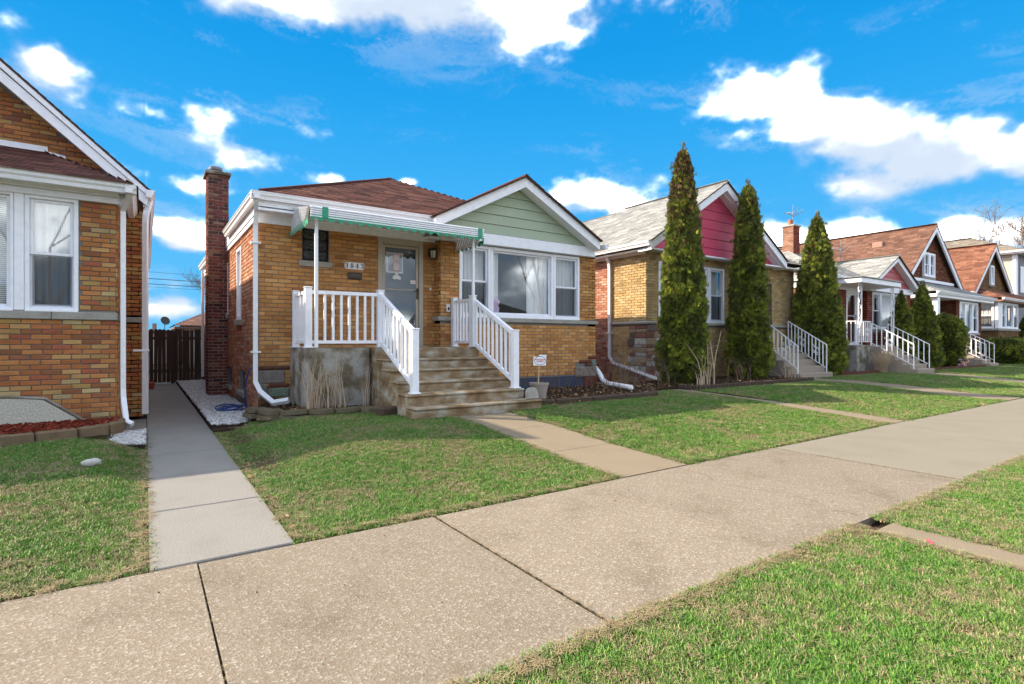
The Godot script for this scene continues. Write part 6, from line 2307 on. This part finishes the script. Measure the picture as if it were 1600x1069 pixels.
	scatter("fallen_leaves", PackedVector2Array([Vector2(5.3, -7.5), Vector2(5.4, -6.95), Vector2(8.8, -7.1), Vector2(8.8, -7.35)]), 0.215, 60, 0.05, lm, M.chips, tones, 0.7, 0.02)
	scatter("fallen_leaves", PackedVector2Array([Vector2(1.3, -8.4), Vector2(1.6, -8.05), Vector2(3.1, -7.6), Vector2(3.1, -8.0)]), 0.17, 60, 0.045, lm, M.chips, tones, 0.7, 0.02)
	scatter("fallen_leaves", PackedVector2Array([Vector2(0.79, -3.7), Vector2(0.86, -3.7), Vector2(0.86, -8.5), Vector2(0.79, -8.5)]), 0.03, 170, 0.035, lm, M.chips, tones, 0.8, 0.02)
	scatter("fallen_leaves", PackedVector2Array([Vector2(-0.05, -3.7), Vector2(0.02, -3.7), Vector2(0.02, -7.6), Vector2(-0.05, -7.6)]), 0.03, 80, 0.035, lm, M.chips, tones, 0.8, 0.02)
	scatter("fallen_leaves", b4, 0.27, 60, 0.05, lm, M.chips, tones, 0.7, 0.02)


# ---------------------------------------------------------------- plants
func spray_mesh() -> ArrayMesh:  # one flat fan of scale leaves
	var b := MB.new()
	for k in 7:
		var w := lerpf(-1.05, 1.05, k / 6.0)
		var l := 1.0 - 0.38 * absf(w)
		var d := Vector3(sin(w), cos(w), 0.0) * l
		var s := Vector3(cos(w), -sin(w), 0.0) * 0.085
		var o := Vector3(0, 0, 0.06 * (1 if k % 2 else -1))
		b.quad(d * 0.12 - s * 0.5, d * 0.6 - s + o, d + o * 1.6, d * 0.6 + s + o)
	return b.mesh()


func evergreen(label: String, at: Vector3, h: float, r: float, n: int, sd: int, brown := 0.0, group := "", pointed := 0.6, size := 0.13, ball := false) -> void:
	var t := thing("evergreen" if not ball else "clipped_bush", label, "evergreen" if not ball else "bush", at, group)
	var g := RandomNumberGenerator.new()
	g.seed = sd
	var f := noise(1.0, FastNoiseLite.TYPE_SIMPLEX_SMOOTH, 3, sd)
	var prof := func(y: float) -> float:
		if ball:
			return r * sqrt(maxf(0.0, 1.0 - pow(absf(y * 2.0 - 0.95), 2.6)))
		var foot := smoothstep(-0.06, 0.10, y)
		return r * (0.55 + 0.45 * foot) * (1.0 - 0.42 * y) * pow(maxf(0.0, 1.0 - pow(y, 2.6)), pointed) + 0.015
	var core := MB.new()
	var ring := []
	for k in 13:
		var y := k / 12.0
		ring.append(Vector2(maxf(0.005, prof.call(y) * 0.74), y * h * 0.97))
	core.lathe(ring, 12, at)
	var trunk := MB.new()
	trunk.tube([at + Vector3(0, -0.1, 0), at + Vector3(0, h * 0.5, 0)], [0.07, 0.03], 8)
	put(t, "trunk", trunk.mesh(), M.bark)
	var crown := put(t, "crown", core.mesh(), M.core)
	var buf := PackedFloat32Array()
	for i in n:
		var y := g.randf()
		if g.randf() > 0.25 + prof.call(y) / r:
			continue
		var w := g.randf() * TAU
		var d := Vector3(cos(w), 0, sin(w))
		var lump := f.get_noise_3d(d.x * 1.3 + sd, y * h * 1.9, d.z * 1.3)
		var q: float = prof.call(y) * (1.0 + 0.30 * lump + g.randf_range(-0.24, 0.10))
		if g.randf() < 0.03:
			q += g.randf_range(0.03, 0.11)
		var p := at + d * q + Vector3(0, y * h, 0)
		var up := (Vector3.UP + d * g.randf_range(0.15, 0.9)).normalized()
		var face := d.rotated(Vector3.UP, g.randf_range(-1.5, 1.5))
		var x := up.cross(face).normalized()
		var s := size * g.randf_range(0.6, 1.25)
		var b := Basis(x * s, up * s, x.cross(up) * s)
		var tone := clampf(0.45 + 0.5 * lump + g.randf_range(-0.35, 0.4), 0.0, 1.0)
		var k := Color(0.036, 0.058, 0.010).lerp(Color(0.38, 0.42, 0.042), tone * tone)  # leaf colour follows the lumps: sunlit clumps painted paler, shaded gaps darker
		var br := brown * smoothstep(0.55, 0.95, y + 0.25 * f.get_noise_3d(p.x * 2.0, p.y * 2.0, p.z * 2.0))
		if g.randf() < br + 0.05:
			k = Color(0.15, 0.085, 0.03).lerp(Color(0.085, 0.06, 0.02), g.randf())
		add16(buf, Transform3D(b, p), k)
	if not ball:  # the leaders at the tip
		for i in 40:
			var p := at + Vector3(g.randf_range(-0.07, 0.07), h * g.randf_range(0.955, 1.035), g.randf_range(-0.07, 0.07))
			var b := Basis.from_euler(Vector3(g.randf_range(-0.3, 0.3), g.randf() * TAU, g.randf_range(-0.3, 0.3))).scaled(Vector3(0.5, 1.5, 0.5) * size)
			add16(buf, Transform3D(b, p), Color(0.11, 0.09, 0.03))
	many(crown, "sprays", spray, M.conifer, buf)


var spray: ArrayMesh


func stems(called: String, label: String, category: String, at: Vector3, n: int, h: float, foot: Vector2, spread: float, r: float, m: Material, sd: int, branchy := 0) -> void:
	var g := RandomNumberGenerator.new()
	g.seed = sd
	var b := MB.new()
	for k in n:
		var p := at + Vector3(g.randf_range(-foot.x, foot.x), -0.03, g.randf_range(-foot.y, foot.y))
		var w := g.randf() * TAU
		var lean := Vector3(cos(w), 0, sin(w)) * spread * g.randf_range(0.2, 1.0)
		var hh := h * g.randf_range(0.5, 1.0)
		var pts := []
		for i in 6:
			var t := i / 5.0
			pts.append(p + Vector3(0, hh * t * (1.0 - 0.12 * t * spread), 0) + lean * t * t * hh + Vector3(g.randf_range(-0.012, 0.012), 0, g.randf_range(-0.012, 0.012)))
		b.tube(pts, [r, r * 0.9, r * 0.8, r * 0.65, r * 0.5, r * 0.3], 5, false)
		for q in branchy:
			var s: Vector3 = pts[2 + g.randi() % 3]
			var d := (Vector3(g.randf_range(-1, 1), g.randf_range(0.3, 1.2), g.randf_range(-1, 1))).normalized() * h * g.randf_range(0.1, 0.25)
			b.tube([s, s + d * 0.5, s + d + Vector3(0, 0.02, 0)], [r * 0.5, r * 0.4, r * 0.25], 4, false)
	var t := thing(called, label, category, at)
	put(t, "stems", b.mesh(), m)


func build_plants() -> void:
	spray = spray_mesh()
	evergreen("tallest cone evergreen, brown near its tip, left of the maroon gable", Vector3(10.92, 0.2, -8.55), 5.72, 0.53, 23000, 31, 0.75, "cone evergreens", 0.45, 0.105)
	evergreen("middle cone evergreen at the right end of the maroon gable", Vector3(14.25, 0.2, -8.9), 5.48, 0.53, 23000, 32, 0.15, "cone evergreens", 0.42, 0.11)
	evergreen("broad cone evergreen right of the tan steps, before the red brick house", Vector3(18.35, 0.2, -9.0), 5.15, 0.76, 23000, 33, 0.1, "cone evergreens", 0.62, 0.12)
	evergreen("small dark cone evergreen against the red brick house's right corner", Vector3(24.3, 0.2, -8.75), 2.9, 0.52, 4500, 34, 0.0, "cone evergreens", 0.8, 0.12)
	evergreen("dark cone evergreen just left of the round clipped bush", Vector3(25.95, 0.2, -8.6), 3.35, 0.60, 6000, 35, 0.0, "cone evergreens", 0.8, 0.125)
	evergreen("round clipped bush with sunlit top before the steep brown roofed house", Vector3(28.7, 0.2, -8.75), 2.3, 0.76, 7000, 36, 0.0, "", 1.0, 0.10, true)
	evergreen("low clipped hedge mound nearest the steps with white rails", Vector3(35.6, 0.1, -8.5), 1.35, 1.5, 6000, 37, 0.0, "hedge mounds at the tan house", 1.0, 0.12, true)
	evergreen("low clipped hedge mound under the white corner bay window", Vector3(38.6, 0.1, -8.6), 1.4, 1.7, 6000, 38, 0.0, "hedge mounds at the tan house", 1.0, 0.13, true)
	evergreen("low clipped hedge mound at the right edge by the lawn sign", Vector3(42.0, 0.1, -8.8), 1.4, 1.7, 5000, 39, 0.0, "hedge mounds at the tan house", 1.0, 0.13, true)
	evergreen("yellow-green evergreen at the far right edge behind the hedge", Vector3(44.3, 0.2, -9.4), 2.6, 0.7, 4000, 40, 0.0, "", 0.8, 0.13)
	stems("dry_plant", "tall thin straw-coloured stems before the concrete porch", "dry plant", Vector3(2.32, 0.25, -8.56), 40, 0.95, Vector2(0.30, 0.10), 0.36, 0.007, M.pale_stem, 51)
	stems("dry_plant", "few short dry stems at the right end of the porch block", "dry plant", Vector3(2.95, 0.25, -8.45), 7, 0.75, Vector2(0.1, 0.1), 0.2, 0.005, M.pale_stem, 52)
	stems("bare_shrub", "bare multi-stemmed shrub with pale stems before the tallest evergreen", "shrub", Vector3(10.9, 0.25, -7.95), 10, 1.15, Vector2(0.16, 0.1), 0.42, 0.014, M.pale_stem, 53, 1)
	stems("bare_shrub", "two tall bare shoots rising beside the tallest evergreen", "shrub", Vector3(11.25, 0.25, -8.0), 3, 1.95, Vector2(0.1, 0.05), 0.2, 0.017, M.pale_stem, 54)
	stems("bare_shrub", "tangle of thin brown twigs at the golden bungalow's right corner", "shrub", Vector3(8.9, 0.25, -8.6), 26, 1.15, Vector2(0.55, 0.3), 0.55, 0.006, M.twig, 55, 2)
	stems("bare_shrub", "thin bare twigs under the picture window beside the pot", "shrub", Vector3(7.2, 0.25, -8.7), 22, 0.75, Vector2(0.9, 0.3), 0.4, 0.005, M.twig, 56, 1)
	stems("bare_shrub", "bare twigs against yellow brick beside the white downspout", "shrub", Vector3(10.3, 0.25, -8.6), 20, 1.0, Vector2(0.4, 0.25), 0.5, 0.007, M.twig, 57, 2)
	stems("bare_shrub", "thin brown twigs between the first two evergreens", "shrub", Vector3(12.9, 0.25, -8.35), 22, 0.8, Vector2(0.5, 0.2), 0.7, 0.006, M.twig, 58, 2)
	stems("bare_shrub", "sprawling pale twigs left of the tan steps", "shrub", Vector3(15.0, 0.25, -8.1), 16, 0.55, Vector2(0.3, 0.15), 1.3, 0.008, M.pale_stem, 59, 2)
	stems("dry_shrub", "rounded dry tan shrub before the red brick house's porch", "shrub", Vector3(21.4, 0.25, -8.3), 130, 0.85, Vector2(0.2, 0.15), 0.75, 0.006, M.pale_stem, 60, 3)
	stems("dry_plant", "few dry stems along the brick just right of the steps", "dry plant", Vector3(5.9, 0.25, -8.4), 9, 0.8, Vector2(0.3, 0.2), 0.3, 0.005, M.twig, 61)


# ---------------------------------------------------------------- small things
func build_small_things() -> void:
	var p := Vector3(5.95, 0.24, -7.85)
	var pot := thing("flower_pot", "taupe ribbed plastic flower pot at the foot of the steps", "flower pot", p)
	var m := MB.new()
	var prof := [Vector2(0.0, 0.0), Vector2(0.125, 0.0)]
	for k in 7:
		prof.append(Vector2(0.128 + k * 0.0055, 0.02 + k * 0.032))
		prof.append(Vector2(0.131 + k * 0.0055, 0.046 + k * 0.032))
	prof.append_array([Vector2(0.165, 0.255), Vector2(0.182, 0.258), Vector2(0.184, 0.295), Vector2(0.165, 0.297), Vector2(0.158, 0.26), Vector2(0.0, 0.255)])
	m.lathe(prof, 28, p)
	put(pot, "body", m.mesh(), M.pot)
	var so := MB.new()
	so.lathe([Vector2(0.156, 0.262), Vector2(0.0, 0.275)], 20, p)
	put(pot, "soil", so.mesh(), M.soil)
	var sg := thing("yard_sign", "small white sign with red lettering and blue oval, staked in the pot", "sign", p + Vector3(0, 0.27, 0))
	var T := Transform3D(Basis.from_euler(Vector3(0.02, 0.12, -0.05)), p + Vector3(0.0, 0.27, -0.02))
	put(sg, "stake", boxm(Vector3(-0.012, -0.05, -0.008), Vector3(0.012, 0.36, 0.008), 0.002), M.stake, T)
	var pl := MB.new()
	pl.prism(PackedVector2Array([Vector2(-0.16, 0.34), Vector2(0.16, 0.34), Vector2(0.16, 0.54), Vector2(-0.01, 0.54), Vector2(-0.05, 0.50), Vector2(-0.16, 0.50)]), 0.009, 0.016)
	put(sg, "plate", pl.mesh(), M.vinyl, T)
	var ov := MB.new()
	for k in 40:
		var a := TAU * k / 40.0
		var b := TAU * (k + 1) / 40.0
		ov.quad(Vector3(cos(a) * 0.135, 0.43 + sin(a) * 0.072, 0.0172), Vector3(cos(a) * 0.145, 0.43 + sin(a) * 0.080, 0.0172), Vector3(cos(b) * 0.145, 0.43 + sin(b) * 0.080, 0.0172), Vector3(cos(b) * 0.135, 0.43 + sin(b) * 0.072, 0.0172))
	put(sg, "oval", ov.mesh(), mat(Color(0.08, 0.10, 0.32), 0.6), T)
	var red := mat(Color(0.62, 0.08, 0.10), 0.6)
	lettering(sg, "lettering", "PROTECTED BY", 0.026, red, T * front(0, 0.447, 0.0175), false, 0.002)
	lettering(sg, "lettering", "SECURITY", 0.026, red, T * front(0, 0.413, 0.0175), false, 0.002)
	var ds := MB.new()
	var arch := PackedVector2Array([Vector2(-0.11, 0), Vector2(0.11, 0), Vector2(0.11, 0.09)])
	for k in 9:
		var w := PI * k / 8.0
		arch.append(Vector2(cos(w) * 0.108, 0.09 + sin(w) * 0.10))
	arch.append(Vector2(-0.11, 0.09))
	ds.prism(arch, -0.04, 0.04)
	one("garden_stone", "small arched grey garden stone on the bottom step's right end", "garden stone", ds.mesh(), M.limestone, Transform3D(Basis.from_euler(Vector3(-0.18, 0.12, 0)), Vector3(5.27, 0.345, -7.13)))
	# white drain pipe of the bungalow's right corner, on the bed
	var dp := MB.new()
	var pts := [Vector3(9.03, 0.66, -9.66), Vector3(9.02, 0.54, -9.5), Vector3(8.98, 0.36, -9.32), Vector3(8.93, 0.305, -9.1), Vector3(8.80, 0.30, -8.6), Vector3(8.66, 0.295, -8.1)]
	var fine := []
	var rad := []
	for k in pts.size() - 1:
		for i in 10:
			fine.append((pts[k] as Vector3).lerp(pts[k + 1], i / 10.0))
			rad.append(0.060 if i % 2 else 0.052)
	dp.tube(fine, rad, 12)
	one("drain_pipe", "white corrugated drain pipe bent across the bed at the bungalow's right corner", "drain pipe", dp.mesh(), M.vinyl)
	var rk := MB.new()
	rk.ball(Vector3.ZERO, Vector3(0.08, 0.036, 0.05), 12, 8, noise(1.0, FastNoiseLite.TYPE_SIMPLEX, 2, 4), 0.35)
	rk.col = grey(0.6)
	for k in rk.c.size():
		rk.c[k] = Color(0.58, 0.56, 0.52)
	one("lawn_rock", "single pale rock lying in the left lawn", "rock", rk.mesh(), M.stone, Transform3D(Basis.from_euler(Vector3(0, 0.3, 0)), Vector3(-0.42, ground_y(-0.42, -6.46) + 0.03, -6.46)))
	var wr := MB.new()
	wr.hexa([Vector3(-0.04, 0, -0.012), Vector3(0.04, 0.003, -0.02), Vector3(0.055, 0.003, 0.012), Vector3(-0.045, 0, 0.02), Vector3(-0.05, 0.006, -0.012), Vector3(0.05, 0.012, -0.02), Vector3(0.055, 0.010, 0.012), Vector3(-0.045, 0.005, 0.02)])
	one("wrapper", "crumpled red wrapper on the short slab by the near grass", "litter", wr.mesh(), mat(Color(0.45, 0.06, 0.10), 0.6), Transform3D(Basis.from_euler(Vector3(0, 0.5, 0)), Vector3(4.14, -0.004, -1.33)).scaled_local(Vector3(0.7, 1.0, 0.7)))
	var bu := MB.new()
	bu.lathe([Vector2(0.0, 0.0), Vector2(0.075, 0.0), Vector2(0.10, 0.16), Vector2(0.115, 0.165), Vector2(0.11, 0.18), Vector2(0.09, 0.17), Vector2(0.07, 0.02), Vector2(0.0, 0.02)], 14)
	one("bucket", "small red plastic pot beside the walk by the wooden gate", "pot", bu.mesh(), mat(Color(0.45, 0.08, 0.05), 0.5), Transform3D(Basis.IDENTITY, Vector3(0.12, 0.01, -17.5)))
	var cs := thing("lawn_sign", "blue and white lawn sign with a red stripe at the right edge", "sign", Vector3(37.1, 0.1, -8.1))
	var L := front(37.15, 0.18, -8.05)
	put(cs, "panel", boxm(Vector3(-0.4, 0.0, -0.006), Vector3(0.4, 0.52, 0.006)), M.vinyl, L)
	put(cs, "blue_band", boxm(Vector3(-0.37, 0.37, 0.0065), Vector3(0.37, 0.48, 0.009)), mat(Color(0.03, 0.14, 0.5), 0.6), L)
	put(cs, "blue_band", boxm(Vector3(-0.37, 0.03, 0.0065), Vector3(0.37, 0.16, 0.009)), mat(Color(0.03, 0.25, 0.6), 0.6), L)
	put(cs, "red_stripe", boxm(Vector3(-0.3, 0.22, 0.0065), Vector3(0.3, 0.30, 0.009)), mat(Color(0.5, 0.03, 0.06), 0.6), L)
	for x in [-0.3, 0.3]:
		put(cs, "leg", boxm(Vector3(x - 0.006, -0.2, -0.018), Vector3(x + 0.006, 0.3, -0.008)), M.grey_metal, L)
	for q in [[Vector3(23.62, 6.40, -12.62), 0.95, "old television antenna on the chimney behind the third evergreen"], [Vector3(25.27, 4.78, -11.40), 1.0, "leaning television antenna on the grey gable ridge before the brown roof"]]:
		var an := thing("television_antenna", q[2], "antenna", q[0], "roof antennas")
		var o: Vector3 = q[0]
		var ms := MB.new()
		ms.tube([o, o + Vector3(0.03, q[1], 0)], [0.016], 6)
		put(an, "mast", ms.mesh(), M.grey_metal)
		for k in 4:
			var el := MB.new()
			var p0 := o + Vector3(0.02, q[1] * (0.45 + k * 0.06), 0)
			var w := 0.7 * k
			el.tube([p0 - Vector3(cos(w), -0.25, sin(w)) * 0.42, p0, p0 + Vector3(cos(w), 0.3, sin(w)) * 0.42], [0.012], 5)
			put(an, "element", el.mesh(), M.grey_metal)
	var bit := pebble(5)
	scatter("sidewalk_litter", PackedVector2Array([Vector2(-1.5, -3.55), Vector2(7.0, -3.55), Vector2(7.0, -1.8), Vector2(-1.5, -1.8)]), 0.002, 3, 0.008, bit, M.chips, [2, Color(0.05, 0.04, 0.03), 1, Color(0.16, 0.11, 0.07), 1, Color(0.4, 0.38, 0.34)], 0.6, 0.002)
	var fl := MB.new()
	fl.ball(Vector3.ZERO, Vector3(0.5, 0.5, 0.5), 6, 4)
	var buf := PackedFloat32Array()
	var at := Vector3(28.4, 0.25, -7.95)
	for k in 70:
		var d := Vector3(rng.randf_range(-0.35, 0.35), rng.randf_range(0.02, 0.3), rng.randf_range(-0.12, 0.12))
		add16(buf, Transform3D(Basis.IDENTITY.scaled(Vector3.ONE * rng.randf_range(0.04, 0.075)), at + d), pick([2, Color(0.6, 0.2, 0.4), 1, Color(0.7, 0.55, 0.15), 2, Color(0.06, 0.1, 0.03), 1, Color(0.55, 0.5, 0.55)]))
	var fw := thing("flowers", "small clump of pink and yellow flowers under the round clipped bush", "flowers", at)
	many(fw, "blossoms", fl.mesh(), M.plain, buf)
